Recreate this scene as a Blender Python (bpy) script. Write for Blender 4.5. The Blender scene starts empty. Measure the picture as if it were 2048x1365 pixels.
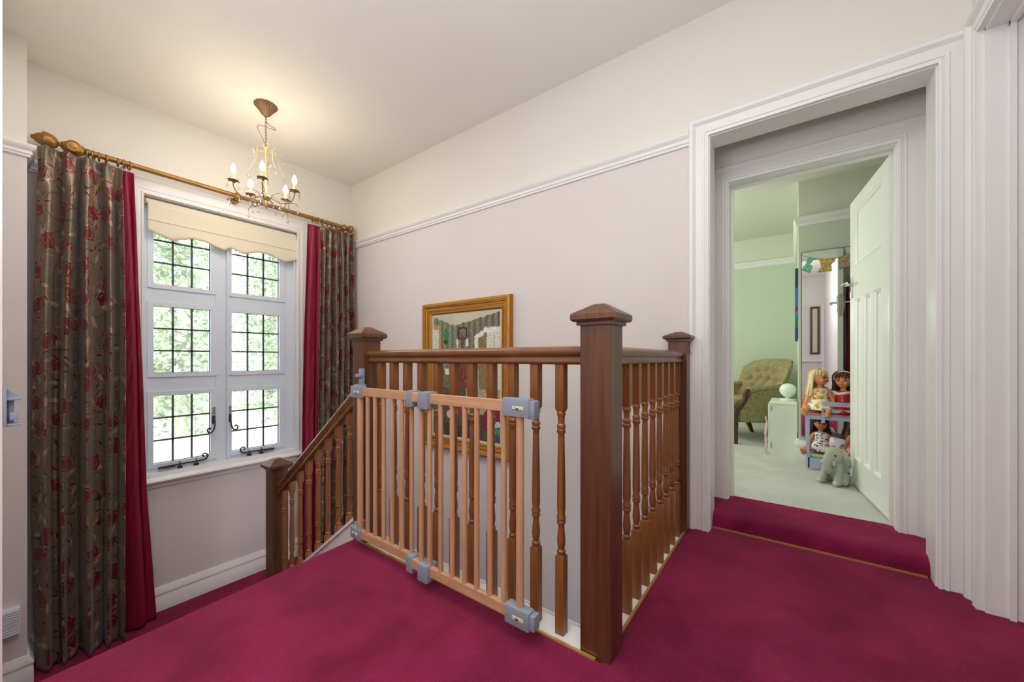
import bpy, bmesh, math, random
from mathutils import Vector, Matrix
PI = math.pi
R = random.Random(7)
C = bpy.context.scene.collection
sc = bpy.context.scene
sc.view_settings.view_transform = 'Standard'
sc.view_settings.exposure = -0.12

# ------------------------------------------------------------------ materials
def lin(c):
    return tuple(((v/255)/12.92 if v/255 <= .04045 else ((v/255+.055)/1.055)**2.4) for v in c)

class NT:
    def __init__(s, name):
        s.m = bpy.data.materials.new(name); s.m.use_nodes = True
        s.t = s.m.node_tree; s.n = s.t.nodes; s.n.clear()
        s.out = s.n.new('ShaderNodeOutputMaterial')
        s.p = s.n.new('ShaderNodeBsdfPrincipled')
        s.t.links.new(s.p.outputs[0], s.out.inputs[0])
    def node(s, typ, **kw):
        n = s.n.new(typ)
        for k, v in kw.items(): setattr(n, k, v)
        return n
    def link(s, a, b): s.t.links.new(a, b)
    def put(s, inp, v):
        if hasattr(v, 'is_linked') or isinstance(v, bpy.types.NodeSocket): s.link(v, inp)
        else: inp.default_value = v
    def math(s, op, a, b=0.0, c=0.0, clamp=False):
        n = s.node('ShaderNodeMath', operation=op); n.use_clamp = clamp
        s.put(n.inputs[0], a); s.put(n.inputs[1], b)
        if op in ('MULTIPLY_ADD', 'SMOOTH_MIN', 'WRAP', 'COMPARE'): s.put(n.inputs[2], c)
        return n.outputs[0]
    def vmath(s, op, a, b=(0, 0, 0)):
        n = s.node('ShaderNodeVectorMath', operation=op)
        s.put(n.inputs[0], a); s.put(n.inputs[1], b)
        return n.outputs[1] if op in ('LENGTH', 'DOT_PRODUCT', 'DISTANCE') else n.outputs[0]
    def mix(s, f, a, b):
        n = s.node('ShaderNodeMix', data_type='RGBA')
        s.put(n.inputs[0], f)
        for i, v in ((6, a), (7, b)):
            s.put(n.inputs[i], v if isinstance(v, bpy.types.NodeSocket) else (*v[:3], 1))
        return n.outputs[2]
    def noise(s, vec, scale, detail=3, rough=.5, out=0):
        n = s.node('ShaderNodeTexNoise'); s.put(n.inputs['Vector'], vec)
        n.inputs['Scale'].default_value = scale; n.inputs['Detail'].default_value = detail; n.inputs['Roughness'].default_value = rough
        return n.outputs[out]
    def ramp(s, f, lo, hi):
        n = s.node('ShaderNodeMapRange'); n.clamp = True
        s.put(n.inputs[0], f); n.inputs[1].default_value = lo; n.inputs[2].default_value = hi
        return n.outputs[0]
    def obj(s): return s.node('ShaderNodeTexCoord').outputs['Object']
    def pos(s): return s.node('ShaderNodeNewGeometry').outputs['Position']
    def uv(s): return s.node('ShaderNodeTexCoord').outputs['UV']
    def scale(s, v, k): return s.vmath('MULTIPLY', v, k)
    def sep(s, v):
        n = s.node('ShaderNodeSeparateXYZ'); s.link(v, n.inputs[0]); return n.outputs
    def comb(s, x, y, z=0.0):
        n = s.node('ShaderNodeCombineXYZ')
        for i, v in enumerate((x, y, z)): s.put(n.inputs[i], v)
        return n.outputs[0]
    def color(s, v): s.put(s.p.inputs['Base Color'], v if isinstance(v, bpy.types.NodeSocket) else (*v[:3], 1))
    def set(s, **kw):
        for k, v in kw.items(): s.put(s.p.inputs[k.replace('_', ' ')], v)
    def bump(s, h, strength=.3, dist=.01):
        b = s.node('ShaderNodeBump'); b.inputs['Strength'].default_value = strength; b.inputs['Distance'].default_value = dist
        s.link(h, b.inputs['Height']); s.link(b.outputs[0], s.p.inputs['Normal'])

def plain(name, rgb, rough=.5, var=.06, scale=6, metal=0, bump=0, spec=None, bscale=200):
    s = NT(name); c = lin(rgb); v = s.pos() if False else s.obj()
    f = s.noise(v, scale, 3)
    s.color(s.mix(f, [x*(1-var) for x in c], [min(1, x*(1+var)) for x in c]))
    s.set(Roughness=rough, Metallic=metal)
    if spec is not None: s.p.inputs['Specular IOR Level'].default_value = spec
    if bump: s.bump(s.noise(v, bscale, 2), bump, .002)
    return s.m

def wood(name, dark, light, rough=.35, axis=2, dens=60, coat=.2):
    s = NT(name); v = s.obj()
    k = [dens, dens, dens]; k[axis] = dens*.045
    v = s.scale(v, tuple(k))
    f = s.noise(v, 1.0, 5, .6); g = s.noise(s.scale(s.obj(), (9, 9, 2.5)), 1, 2)
    f = s.ramp(s.math('ADD', s.math('MULTIPLY', f, .75), s.math('MULTIPLY', g, .35)), .33, .75)
    s.color(s.mix(f, lin(dark), lin(light)))
    s.set(Roughness=rough); s.p.inputs['Coat Weight'].default_value = coat; s.p.inputs['Coat Roughness'].default_value = .25
    s.bump(f, .06, .002)
    return s.m

def two_tone(name, low, high, z, rough=.75):
    s = NT(name); p = s.pos(); zc = s.sep(p)[2]
    f = s.math('GREATER_THAN', zc, z)
    n = s.noise(p, 2.5, 3)
    lo, hi = lin(low), lin(high)
    a = s.mix(n, [x*.97 for x in lo], [x*1.03 for x in lo]); b = s.mix(n, [x*.98 for x in hi], [min(1, x*1.02) for x in hi])
    s.color(s.mix(f, a, b)); s.set(Roughness=rough)
    s.p.inputs['Specular IOR Level'].default_value = .25
    s.bump(s.noise(p, 160, 2), .05, .002)
    return s.m

def carpet(name, a, b, sheen, scale=7):
    s = NT(name); p = s.pos()
    n1 = s.noise(s.vmath('ADD', p, s.scale(s.noise(p, 3, 2, out=1), (.35, .35, .35))), scale*.45, 4, .55)
    n2 = s.ramp(s.noise(p, 330, 2), .32, .68); n3 = s.noise(s.scale(p, (30, 110, 60)), 1, 3)
    f = s.ramp(s.math('ADD', s.math('ADD', s.math('MULTIPLY', n1, .8), s.math('MULTIPLY', n2, .26)), s.math('MULTIPLY', n3, .15)), .34, .86)
    s.color(s.mix(f, lin(a), lin(b)))
    s.set(Roughness=.95); s.p.inputs['Specular IOR Level'].default_value = .05
    s.p.inputs['Sheen Weight'].default_value = sheen; s.p.inputs['Sheen Roughness'].default_value = .45
    s.p.inputs['Sheen Tint'].default_value = (*[min(1, x*1.6+.1) for x in lin(b)], 1)
    s.bump(s.math('ADD', n2, s.math('MULTIPLY', n1, .6)), .55, .006)
    return s.m

def emis(name, rgb, k):
    s = NT(name); s.color(rgb); s.p.inputs['Emission Color'].default_value = (*rgb, 1); s.p.inputs['Emission Strength'].default_value = k
    return s.m

def glass_clear(name, tint=(1, 1, 1), gl=.08):
    s = NT(name)
    tr = s.node('ShaderNodeBsdfTransparent'); tr.inputs[0].default_value = (*tint, 1)
    g = s.node('ShaderNodeBsdfGlossy'); g.inputs['Roughness'].default_value = .02
    fr = s.node('ShaderNodeFresnel'); fr.inputs[0].default_value = 1.45
    m = s.node('ShaderNodeMixShader'); s.link(s.math('MULTIPLY', fr.outputs[0], gl*10, clamp=True), m.inputs[0])
    s.link(tr.outputs[0], m.inputs[1]); s.link(g.outputs[0], m.inputs[2]); s.link(m.outputs[0], s.out.inputs[0])
    return s.m

def vcol(name, rough=.6, attr='Col'):
    s = NT(name); a = s.node('ShaderNodeVertexColor'); a.layer_name = attr
    n = s.noise(s.obj(), 90, 3)
    m = s.node('ShaderNodeMix', data_type='RGBA', blend_type='OVERLAY'); m.inputs[0].default_value = .35
    s.link(a.outputs[0], m.inputs[6]); s.link(n, m.inputs[7])
    s.color(m.outputs[2]); s.set(Roughness=rough); s.bump(n, .2, .002)
    return s.m

def brocade(name):
    s = NT(name); uv = s.uv()
    base = s.mix(s.noise(s.scale(uv, (3, 160, 1)), 1, 2), lin((82, 70, 58)), lin((138, 122, 102)))
    def cell(scale, rnd, off):
        v = s.node('ShaderNodeTexVoronoi', voronoi_dimensions='2D'); w = s.vmath('ADD', uv, off)
        s.link(w, v.inputs['Vector']); v.inputs['Scale'].default_value = scale; v.inputs['Randomness'].default_value = rnd
        loc = s.vmath('SUBTRACT', w, v.outputs['Position']); x, y, _ = s.sep(loc)
        return x, y, s.math('SQRT', s.math('ADD', s.math('MULTIPLY', x, x), s.math('MULTIPLY', y, y))), s.sep(v.outputs['Color'])
    def AND(a, b): return s.math('MULTIPLY', a, b)
    col = base; gold = lin((196, 160, 118)); red = lin((124, 12, 24)); dred = lin((66, 6, 15))
    # curling stems
    st = s.noise(uv, 6.0, 0)
    stem = s.math('LESS_THAN', s.math('ABSOLUTE', s.math('SUBTRACT', st, .5)), .010)
    st2 = s.noise(s.vmath('ADD', uv, (3.3, 1.7, 0)), 7.0, 0)
    stem2 = s.math('LESS_THAN', s.math('ABSOLUTE', s.math('SUBTRACT', st2, .52)), .0045)
    col = s.mix(s.math('MULTIPLY', stem2, s.math('GREATER_THAN', s.noise(uv, 5, 1), .52)), col, gold); col = s.mix(stem, col, dred)
    # leaves
    for sc_, off, L, W in ((8.5, (.3, .1, 0), .034, .0125), (7.3, (1.2, .7, 0), .030, .011)):
        x, y, r, cc = cell(sc_, .9, off)
        a = s.math('MULTIPLY', cc[0], 6.28); ca = s.math('COSINE', a); sa = s.math('SINE', a)
        u = s.math('SUBTRACT', s.math('MULTIPLY', x, ca), s.math('MULTIPLY', y, sa))
        w = s.math('ABSOLUTE', s.math('ADD', s.math('MULTIPLY', x, sa), s.math('MULTIPLY', y, ca)))
        q = s.math('DIVIDE', u, L)
        lim = s.math('MULTIPLY', s.math('SUBTRACT', 1.0, s.math('MULTIPLY', q, q)), W)
        ins = s.math('LESS_THAN', w, lim)
        edge = AND(ins, s.math('GREATER_THAN', w, s.math('SUBTRACT', lim, .0022)))
        kind = s.math('GREATER_THAN', cc[1], .42)
        lc = s.mix(kind, lin((168, 146, 116)), s.mix(cc[2], dred, red))
        col = s.mix(ins, col, lc); col = s.mix(edge, col, gold)
    # roses
    x, y, r, cc = cell(4.9, .7, (0, 0, 0))
    ph = s.math('MULTIPLY', cc[0], 6.28)
    ang = s.math('ADD', s.math('ARCTAN2', y, x), ph)
    wob = s.math('MULTIPLY', s.math('SINE', s.math('MULTIPLY', ang, 6)), .07)
    wob2 = s.math('MULTIPLY', s.math('SINE', s.math('ADD', s.math('MULTIPLY', ang, 2), ph)), .14)
    Rr = s.math('MULTIPLY', s.math('ADD', 1.0, s.math('ADD', s.math('ADD', wob, wob2), s.math('MULTIPLY', s.math('SUBTRACT', s.noise(uv, 38, 2), .5), .6))), .052)
    ins = s.math('LESS_THAN', r, Rr)
    rc = s.mix(s.noise(uv, 45, 2), dred, red)
    rc = s.mix(s.math('LESS_THAN', s.math('SINE', s.math('ADD', s.math('MULTIPLY', r, 260), s.math('MULTIPLY', ang, 2))), -.3), rc, lin((120, 16, 26)))
    col = s.mix(ins, col, rc)
    for k in (1.0, .62):
        e = s.math('LESS_THAN', s.math('ABSOLUTE', s.math('SUBTRACT', r, s.math('MULTIPLY', Rr, k))), .0016)
        col = s.mix(AND(e, s.math('GREATER_THAN', s.math('SINE', s.math('ADD', s.math('MULTIPLY', ang, 2.0), k*5)), -.25)), col, gold)
    s.color(col); s.set(Roughness=.36, Metallic=.25); s.p.inputs['Coat Weight'].default_value = .45; s.p.inputs['Coat Roughness'].default_value = .3; s.p.inputs['Specular IOR Level'].default_value = .6
    s.p.inputs['Sheen Weight'].default_value = .15
    s.bump(s.noise(s.scale(uv, (14, 3, 1)), 1, 3), .25, .02)
    return s.m

def dotted(name, base, cols, scale=60, rough=.8):
    s = NT(name); v = s.obj()
    vo = s.node('ShaderNodeTexVoronoi'); s.link(v, vo.inputs['Vector']); vo.inputs['Scale'].default_value = scale
    m = s.math('LESS_THAN', vo.outputs['Distance'], .42)
    cx = s.sep(vo.outputs['Color'])[0]
    c = lin(cols[0])
    for i, k in enumerate(cols[1:]):
        c = s.mix(s.math('GREATER_THAN', cx, (i+1)/len(cols)), c, lin(k))
    s.color(s.mix(m, lin(base), c)); s.set(Roughness=rough)
    return s.m

M = {}
M['wall'] = two_tone('wall_paint', (221, 214, 215), (227, 224, 218), 2.2)
M['wall_white'] = plain('white_wall_paint', (232, 230, 226), .7, .02)
M['ceil'] = plain('ceiling_paint', (238, 236, 230), .85, .02, 3)
M['trim'] = plain('white_gloss_paint', (234, 233, 234), .35, .015, 3)
M['cool'] = plain('window_paint', (214, 224, 238), .3, .02, 5)
M['green_wall'] = two_tone('mint_paint', (200, 212, 192), (216, 220, 204), 2.1)
M['green_trim'] = plain('pale_green_white_paint', (230, 233, 226), .35, .02)
M['carpet'] = carpet('crimson_carpet', (84, 9, 40), (154, 40, 84), .45)
M['carpet2'] = carpet('pale_carpet', (190, 194, 182), (220, 221, 210), .2, 9)
M['wood_newel'] = wood('newel_wood', (64, 35, 18), (110, 66, 38), .4)
M['wood_bal'] = wood('baluster_wood', (100, 58, 24), (160, 100, 52), .35)
M['wood_rail'] = wood('handrail_wood', (80, 45, 20), (138, 88, 46), .3, axis=1)
M['wood_rail_x'] = wood('handrail_wood_x', (84, 44, 20), (142, 90, 50), .3, axis=0)
M['beech'] = wood('beech_wood', (174, 130, 96), (208, 162, 126), .45, coat=0)
M['beech_y'] = wood('beech_wood_y', (176, 132, 98), (210, 164, 128), .45, axis=1, coat=0)
M['grey'] = plain('grey_plastic', (138, 146, 162), .45, .03)
M['steel'] = plain('screw_steel', (200, 200, 196), .25, .03, metal=1)
M['brass'] = plain('brass_edging', (212, 172, 96), .35, .1, 30, metal=.6)
M['gold'] = plain('antique_gold', (176, 122, 48), .38, .22, 22, metal=.65, bump=.3, bscale=60)
M['pole'] = plain('gilt_pole', (158, 118, 60), .36, .25, 14, metal=.5)
M['gold_orn'] = plain('carved_gilt', (186, 130, 52), .4, .4, 70, metal=.5, bump=1.0, bscale=120)
M['red_lining'] = plain('crimson_lining', (132, 12, 48), .55, .15, 5)
M['brocade'] = brocade('rose_brocade')
M['cream'] = plain('cream_blind', (226, 219, 200), .8, .03)
M['iron'] = plain('black_iron', (34, 38, 46), .5, .1)
M['lead'] = plain('lead_came', (64, 70, 78), .6, .1)
M['lead2'] = plain('dark_edge', (40, 44, 50), .6, .1)
M['pane'] = glass_clear('window_glass', (.97, .985, 1), .06)
_n = M['pane'].node_tree; _tl = _n.nodes.new('ShaderNodeBsdfTranslucent'); _tl.inputs[0].default_value = (.80, .90, 1, 1)
_mx = _n.nodes.new('ShaderNodeMixShader'); _mx.inputs[0].default_value = .035  # milky veil mixed into the glass to haze the view
_o = [q for q in _n.nodes if q.type == 'OUTPUT_MATERIAL'][0]; _src = _o.inputs[0].links[0].from_socket
_n.links.new(_src, _mx.inputs[1]); _n.links.new(_tl.outputs[0], _mx.inputs[2]); _n.links.new(_mx.outputs[0], _o.inputs[0])
M['bronze'] = plain('bronze', (136, 104, 70), .45, .3, 40, metal=.35)
M['champ'] = plain('champagne_metal', (196, 170, 120), .4, .2, 40, metal=.5)
M['crystal'] = glass_clear('crystal', (.93, .9, .84), .4)
M['bulb'] = emis('bulb_glow', (1, .93, .8), 14)
M['candle'] = plain('candle_tube', (206, 182, 140), .5, .1)
M['canvas'] = vcol('oil_painting')
M['slip'] = plain('linen_slip', (214, 204, 180), .7)
M['mirror'] = plain('mirror_glass', (236, 240, 238), .02, 0, metal=1)
M['olive'] = carpet('olive_velvet', (126, 116, 78), (188, 176, 132), .3, 60)
M['dark_wood'] = wood('mahogany', (50, 20, 16), (92, 44, 34), .35)
M['lav'] = plain('lavender_paint', (178, 186, 218), .5, .03)
M['cabinet'] = plain('pale_mint_paint', (214, 222, 208), .5, .02)
M['opal'] = plain('opal_glass', (222, 238, 228), .12, .02)
M['chrome'] = plain('chrome', (206, 208, 206), .18, .03, metal=1)
M['hinge'] = plain('worn_brass', (150, 136, 112), .4, .3, 80, metal=.7)
M['skin'] = plain('doll_vinyl', (226, 150, 104), .5, .03)
M['skin_d'] = plain('tan_doll_vinyl', (192, 122, 84), .5, .03)
M['blonde'] = plain('blonde_hair', (226, 204, 158), .6, .25, 120)
M['brown'] = plain('brown_hair', (78, 50, 34), .6, .25, 120)
M['darkbrown'] = plain('dark_brown_hair', (44, 28, 24), .6, .25, 120)
M['lightbrown'] = plain('light_brown_hair', (128, 96, 62), .6, .25, 120)
M['dress1'] = dotted('citrus_print', (244, 236, 220), [(236, 120, 16), (240, 150, 30), (244, 170, 40), (238, 190, 50), (150, 176, 60)], 32)
M['dress2'] = plain('red_dress', (190, 16, 26), .6, .1)
M['dress3'] = dotted('tropical_print', (226, 224, 222), [(20, 130, 90), (50, 60, 70), (16, 110, 84), (232, 60, 110), (150, 190, 200)], 44)
M['dress4'] = dotted('pink_print', (222, 150, 190), [(240, 110, 150), (250, 220, 230)], 40)
M['fur'] = plain('white_fur', (240, 236, 228), .95, .08, 60, bump=.8)
M['pinkfab'] = plain('pink_cloth', (232, 150, 150), .8, .2, 20)
M['greenfab'] = plain('pale_green_cloth', (196, 214, 176), .8, .1, 20)
M['eye'] = plain('dark_eye', (40, 24, 18), .2)
M['lip'] = plain('lip', (190, 84, 70), .5)
M['plush'] = plain('grey_plush', (164, 170, 152), .95, .16, 90, bump=.9)
M['plush2'] = plain('pale_plush', (190, 194, 172), .95, .14, 90, bump=.9)
M['blue'] = None
M['redcloth'] = plain('red_cloth', (166, 30, 42), .75, .25, 12)
M['blackcloth'] = plain('black_cloth', (26, 22, 24), .7, .4, 60)
M['white_plastic'] = plain('white_plastic', (226, 230, 240), .4, .02)
M['pinkrib'] = plain('pink_ribbon', (224, 190, 190), .7, .1)
M['leaf'] = None

s = NT('abstract_canvas'); p = s.sep(s.pos()); z = p[2]
w = s.math('ADD', z, s.math('MULTIPLY', s.noise(s.pos(), 9, 2), .10))
c = s.mix(s.math('GREATER_THAN', w, 1.28), lin((20, 60, 140)), lin((20, 110, 90)))
c = s.mix(s.math('GREATER_THAN', w, 1.36), c, lin((30, 120, 190)))
c = s.mix(s.math('GREATER_THAN', w, 1.42), c, lin((120, 40, 60)))
c = s.mix(s.math('GREATER_THAN', w, 1.46), c, lin((16, 110, 180)))
c = s.mix(s.math('GREATER_THAN', w, 1.62), c, lin((24, 48, 110)))
s.color(c); s.set(Roughness=.6); M['blue'] = s.m

s = NT('sunlit_leaves'); p = s.pos(); f = s.noise(p, 1.6, 4, .7)
s.color(s.mix(s.ramp(f, .35, .65), lin((116, 146, 100)), lin((200, 216, 180)))); s.set(Roughness=.6)
s.p.inputs['Subsurface Weight'].default_value = 0
M['leaf'] = s.m
M['trunk'] = plain('tree_bark', (176, 178, 156), .9, .2, 8)
M['ground'] = plain('pale_gravel', (238, 228, 214), .9, .08, 2)

# ------------------------------------------------------------------ builders
class MB:
    def __init__(s): s.bm = bmesh.new(); s.uv = None
    def box(s, a, b, bev=0):
        r = bmesh.ops.create_cube(s.bm, size=1)
        lo = [min(a[i], b[i]) for i in range(3)]; hi = [max(a[i], b[i]) for i in range(3)]
        for v in r['verts']:
            v.co = Vector([(lo[i]+hi[i])/2 + v.co[i]*(hi[i]-lo[i]) for i in range(3)])
        if bev:
            es = list({e for v in r['verts'] for e in v.link_edges})
            bmesh.ops.bevel(s.bm, geom=es, offset=bev, segments=2, affect='EDGES', profile=.6)
        return s
    def obox(s, c, size, rot, bev=0):
        r = bmesh.ops.create_cube(s.bm, size=1)
        m = Matrix.Translation(c) @ rot.to_4x4()
        for v in r['verts']: v.co = m @ Vector([v.co[i]*size[i] for i in range(3)])
        if bev:
            es = list({e for v in r['verts'] for e in v.link_edges})
            bmesh.ops.bevel(s.bm, geom=es, offset=bev, segments=2, affect='EDGES', profile=.6)
        return s
    def rings(s, rings, cap=True, closed=False):
        vs = [[s.bm.verts.new(p) for p in r] for r in rings]
        n = len(vs[0]); k = len(vs)
        for i in range(k if closed else k-1):
            a, b = vs[i], vs[(i+1) % k]
            for j in range(n): s.bm.faces.new((a[j], a[(j+1) % n], b[(j+1) % n], b[j]))
        if cap and not closed:
            s.bm.faces.new(vs[0][::-1]); s.bm.faces.new(vs[-1])
        return s
    def lathe(s, prof, c=(0, 0, 0), axis=(0, 0, 1), n=16):
        ax = Vector(axis).normalized(); q = Vector((0, 0, 1)).rotation_difference(ax); c = Vector(c)
        rs = []
        for r, h in prof:
            rs.append([c + q @ Vector((max(r, 1e-5)*math.cos(2*PI*j/n), max(r, 1e-5)*math.sin(2*PI*j/n), h)) for j in range(n)])
        return s.rings(rs)
    def cyl(s, a, b, r0, r1=None, n=12):
        a = Vector(a); b = Vector(b); L = (b-a).length
        return s.lathe([(r0, 0), (r0 if r1 is None else r1, L)], a, b-a, n)
    def tube(s, pts, r, n=8, closed=False, sub=0):
        P = [Vector(p) for p in pts]
        if sub: P = spline(P, sub)
        k = len(P); rr = r if isinstance(r, (list, tuple)) else None
        up = Vector((.13, .31, .94)); rs = []
        prev = None
        for i in range(k):
            t = (P[(i+1) % k]-P[i-1]) if closed else (P[min(i+1, k-1)]-P[max(i-1, 0)])
            t.normalize()
            if prev is None:
                u = t.orthogonal().normalized() if abs(t.dot(up)) > .95 else t.cross(up).normalized()
            else:
                u = (prev - t*prev.dot(t)).normalized()
            prev = u; w = t.cross(u)
            q = r if rr is None else rr[0]+(rr[-1]-rr[0])*i/(k-1) if len(rr) == 2 else rr[min(i, len(rr)-1)]
            rs.append([P[i] + (u*math.cos(2*PI*j/n)+w*math.sin(2*PI*j/n))*q for j in range(n)])
        return s.rings(rs, True, closed)
    def ell(s, c, r, rot=None, n=2, ):
        rr = bmesh.ops.create_icosphere(s.bm, subdivisions=n, radius=1)
        r = (r, r, r) if not isinstance(r, (tuple, list)) else r
        for v in rr['verts']:
            p = Vector((v.co.x*r[0], v.co.y*r[1], v.co.z*r[2]))
            v.co = (rot @ p if rot else p) + Vector(c)
        return s
    def capsule(s, a, b, r0, r1, n=10):
        a = Vector(a); b = Vector(b)
        s.cyl(a, b, r0, r1, n); s.ell(a, r0); s.ell(b, r1); return s
    def prism(s, poly, mapf, h0, h1):
        a = [s.bm.verts.new(mapf(x, y, h0)) for x, y in poly]; b = [s.bm.verts.new(mapf(x, y, h1)) for x, y in poly]
        n = len(poly)
        s.bm.faces.new(a[::-1]); s.bm.faces.new(b)
        for i in range(n): s.bm.faces.new((a[i], a[(i+1) % n], b[(i+1) % n], b[i]))
        return s
    def sweep(s, prof, p0, p1, A, B):
        A = Vector(A); B = Vector(B)
        return s.rings([[Vector(p)+A*a+B*b for a, b in prof] for p in (p0, p1)])
    def casing(s, prof, a0, a1, b0, b1, mapf, closed=False):
        cs = [(a0, b0, -1, -1 if closed else 0), (a0, b1, -1, 1), (a1, b1, 1, 1), (a1, b0, 1, -1 if closed else 0)]
        rs = [[Vector(mapf(a+o*sa, b+o*sb, h)) for o, h in prof] for a, b, sa, sb in cs]
        return s.rings(rs, True, closed)
    def grid(s, f, nu, nv, uvf=None, thick=0):
        V = [[s.bm.verts.new(f(i/nu, j/nv)) for i in range(nu+1)] for j in range(nv+1)]
        if uvf:
            s.uv = s.bm.loops.layers.uv.verify()
        for j in range(nv):
            for i in range(nu):
                fc = s.bm.faces.new((V[j][i], V[j][i+1], V[j+1][i+1], V[j+1][i]))
                if uvf:
                    for l, (a, b) in zip(fc.loops, ((i, j), (i+1, j), (i+1, j+1), (i, j+1))): l[s.uv].uv = uvf(a/nu, b/nv)
        return s
    def build(s, name, mat, parent=None, smooth=False, local=False, mods=()):
        bmesh.ops.recalc_face_normals(s.bm, faces=s.bm.faces)
        me = bpy.data.meshes.new(name); s.bm.to_mesh(me); s.bm.free()
        if mat: me.materials.append(mat)
        if smooth:
            for p in me.polygons: p.use_smooth = True
            if smooth != 'all':
                try: me.set_sharp_from_angle(angle=math.radians(smooth if smooth is not True else 38))
                except Exception: pass
        o = bpy.data.objects.new(name, me); C.objects.link(o)
        if parent:
            o.parent = parent
            if not local: o.location = -wloc(parent)
        for typ, kw in mods:
            md = o.modifiers.new(typ, typ)
            for k, v in kw.items(): setattr(md, k, v)
        return o

def wloc(o):
    v = Vector((0, 0, 0))
    while o is not None: v += o.location; o = o.parent
    return v

def spline(P, sub):
    out = []; n = len(P)
    for i in range(n-1):
        p0, p1, p2, p3 = P[max(i-1, 0)], P[i], P[i+1], P[min(i+2, n-1)]
        for k in range(sub):
            t = k/sub
            out.append(.5*((2*p1)+(p2-p0)*t+(2*p0-5*p1+4*p2-p3)*t*t+(3*p1-p0-3*p2+p3)*t**3))
    out.append(P[-1]); return out

def tag(o, label=None, cat=None, group=None, kind=None):
    if label: o['label'] = label
    if cat: o['category'] = cat
    if group: o['group'] = group
    if kind: o['kind'] = kind
    return o
def thing(name, label, cat, loc, rz=0, group=None):
    o = bpy.data.objects.new(name, None); C.objects.link(o); o.location = loc; o.rotation_euler = (0, 0, rz)
    o.empty_display_size = .1
    return tag(o, label, cat, group)
def struct(mb, name, mat, smooth=False): return tag(mb.build(name, mat, None, smooth), kind='structure')
def copy_part(o, parent, loc):
    c = o.copy(); C.objects.link(c); c.parent = parent; c.location = loc; return c

# ------------------------------------------------------------------ room shell
XB, YA, H = 2.33, 3.95, 2.86            # picture-rail wall, window wall, ceiling
ZL = -1.0                                # half landing
ZB = .08                                 # bedroom level
LOW = -2.75
XW, YN = -3.3, -.58

m = MB()
m.box((XB, .37, LOW), (2.45, YA+.3, H)); m.box((XB, -.485, 2.175), (2.45, .37, H)); m.box((XB, YN-.6, LOW), (2.45, -.485, H)); m.box((XB, -.485, LOW), (2.45, .37, -.3))
struct(m, 'wall_right', M['wall'])
m = MB()                                  # window wall
m.box((-.4, YA, LOW), (.655, YA+.28, H)); m.box((1.763, YA, LOW), (XB, YA+.28, H)); m.box((.655, YA, 2.2), (1.763, YA+.28, H)); m.box((.655, YA, LOW), (1.763, YA+.28, .02))
struct(m, 'wall_far', M['wall'])
m = MB(); m.box((-.16, 1.80, LOW), (.008, YA, H)); m.box((.008, 3.68, LOW), (.105, YA, H))
struct(m, 'wall_left', M['wall'])
m = MB(); m.box((XW-.1, 1.95, LOW), (-.16, 2.05, H)); struct(m, 'wall_back', M['wall'])
m = MB(); m.box((XW-.1, YN-.1, LOW), (XW, 2.0, H)); struct(m, 'wall_west', M['wall'])
m = MB(); m.box((XW, YN-.1, LOW), (1.3, YN, H)); m.box((1.3, YN-.1, 2.19), (2.205, YN, H)); m.box((2.205, YN-.5, LOW), (XB, YN, H))
struct(m, 'wall_near', M['wall'])
m = MB(); m.box((1.2, YN-.6, -.2), (1.3, YN-.1, 2.4)); m.box((1.2, YN-.75, -.2), (2.4, YN-.6, 2.4)); m.box((1.2, YN-.6, 2.25), (2.4, YN-.1, 2.4)); struct(m, 'wall_passage', M['wall_white'])
m = MB(); m.box((XW-.1, YN-.8, H), (2.6, YA+.28, H+.12)); struct(m, 'ceiling', M['ceil'])
m = MB(); m.box((XW, -1.4, LOW-.1), (XB, YA, LOW)); struct(m, 'floor_lower', M['carpet'])

# landing carpet with a rounded nosing along the stair head
m = MB()
poly = [(XW, -1.35), (2.398, -1.35), (2.398, .475), (1.118, .475), (1.118, 1.885), (XW, 1.56)]
m.prism(poly, lambda x, y, h: Vector((x, y, h)), -.24, 0)
es = [e for e in m.bm.edges if all(abs(v.co.z) < 1e-4 and v.co.y > 1.5 for v in e.verts)]
bmesh.ops.bevel(m.bm, geom=es, offset=.035, segments=5, affect='EDGES', profile=.5)
struct(m, 'floor', M['carpet'], 50)
m = MB(); m.box((-.16, 2.86, ZL-.2), (XB, YA, ZL)); struct(m, 'floor_half_landing', M['carpet'])
# first flight (down towards the window) and the second one under the landing
m = MB()
for i in range(1, 5):
    z = -.2*i; y0 = 1.86+.26*(i-1)
    m.box((.008, y0-.03, z-.2), (1.14, y0+.262, z), .02)
m.box((.008, 1.80, -1.2), (1.14, 1.86, -.2))
for i in range(1, 7):
    z = ZL-.2*i; y1 = 2.88-.26*(i-1)
    m.box((1.23, y1-.262, z-.2), (XB, y1+.02, z), .02)
struct(m, 'stairs', M['carpet'])
# white apron under the banister and the brass carpet edging
m = MB(); m.box((1.122, .475, -.34), (1.235, 1.89, -.012)); m.box((1.235, .482, -.34), (XB, .565, -.012))
struct(m, 'trim_1', M['trim'])
m = MB(); m.box((1.112, .50, -.02), (1.122, 1.83, .006)); m.box((1.235, .472, -.02), (2.30, .482, .006)); struct(m, 'trim_2', M['brass'])
# closed string under the stair balusters
m = MB(); sl = .74
zs = lambda y: .233-.67-sl*(y-2.588)
m.prism([(1.88, zs(1.88)), (2.90, zs(2.90)), (2.90, zs(2.9)-.3), (1.88, zs(1.88)-.3)], lambda y, z, h: Vector((h, y, z)), 1.135, 1.205)
m.prism([(1.88, zs(1.88)), (2.90, zs(2.90)), (2.90, zs(2.9)+.018), (1.88, zs(1.88)+.018)], lambda y, z, h: Vector((h, y, z)), 1.122, 1.218)
struct(m, 'trim_3', M['trim'])

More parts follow.
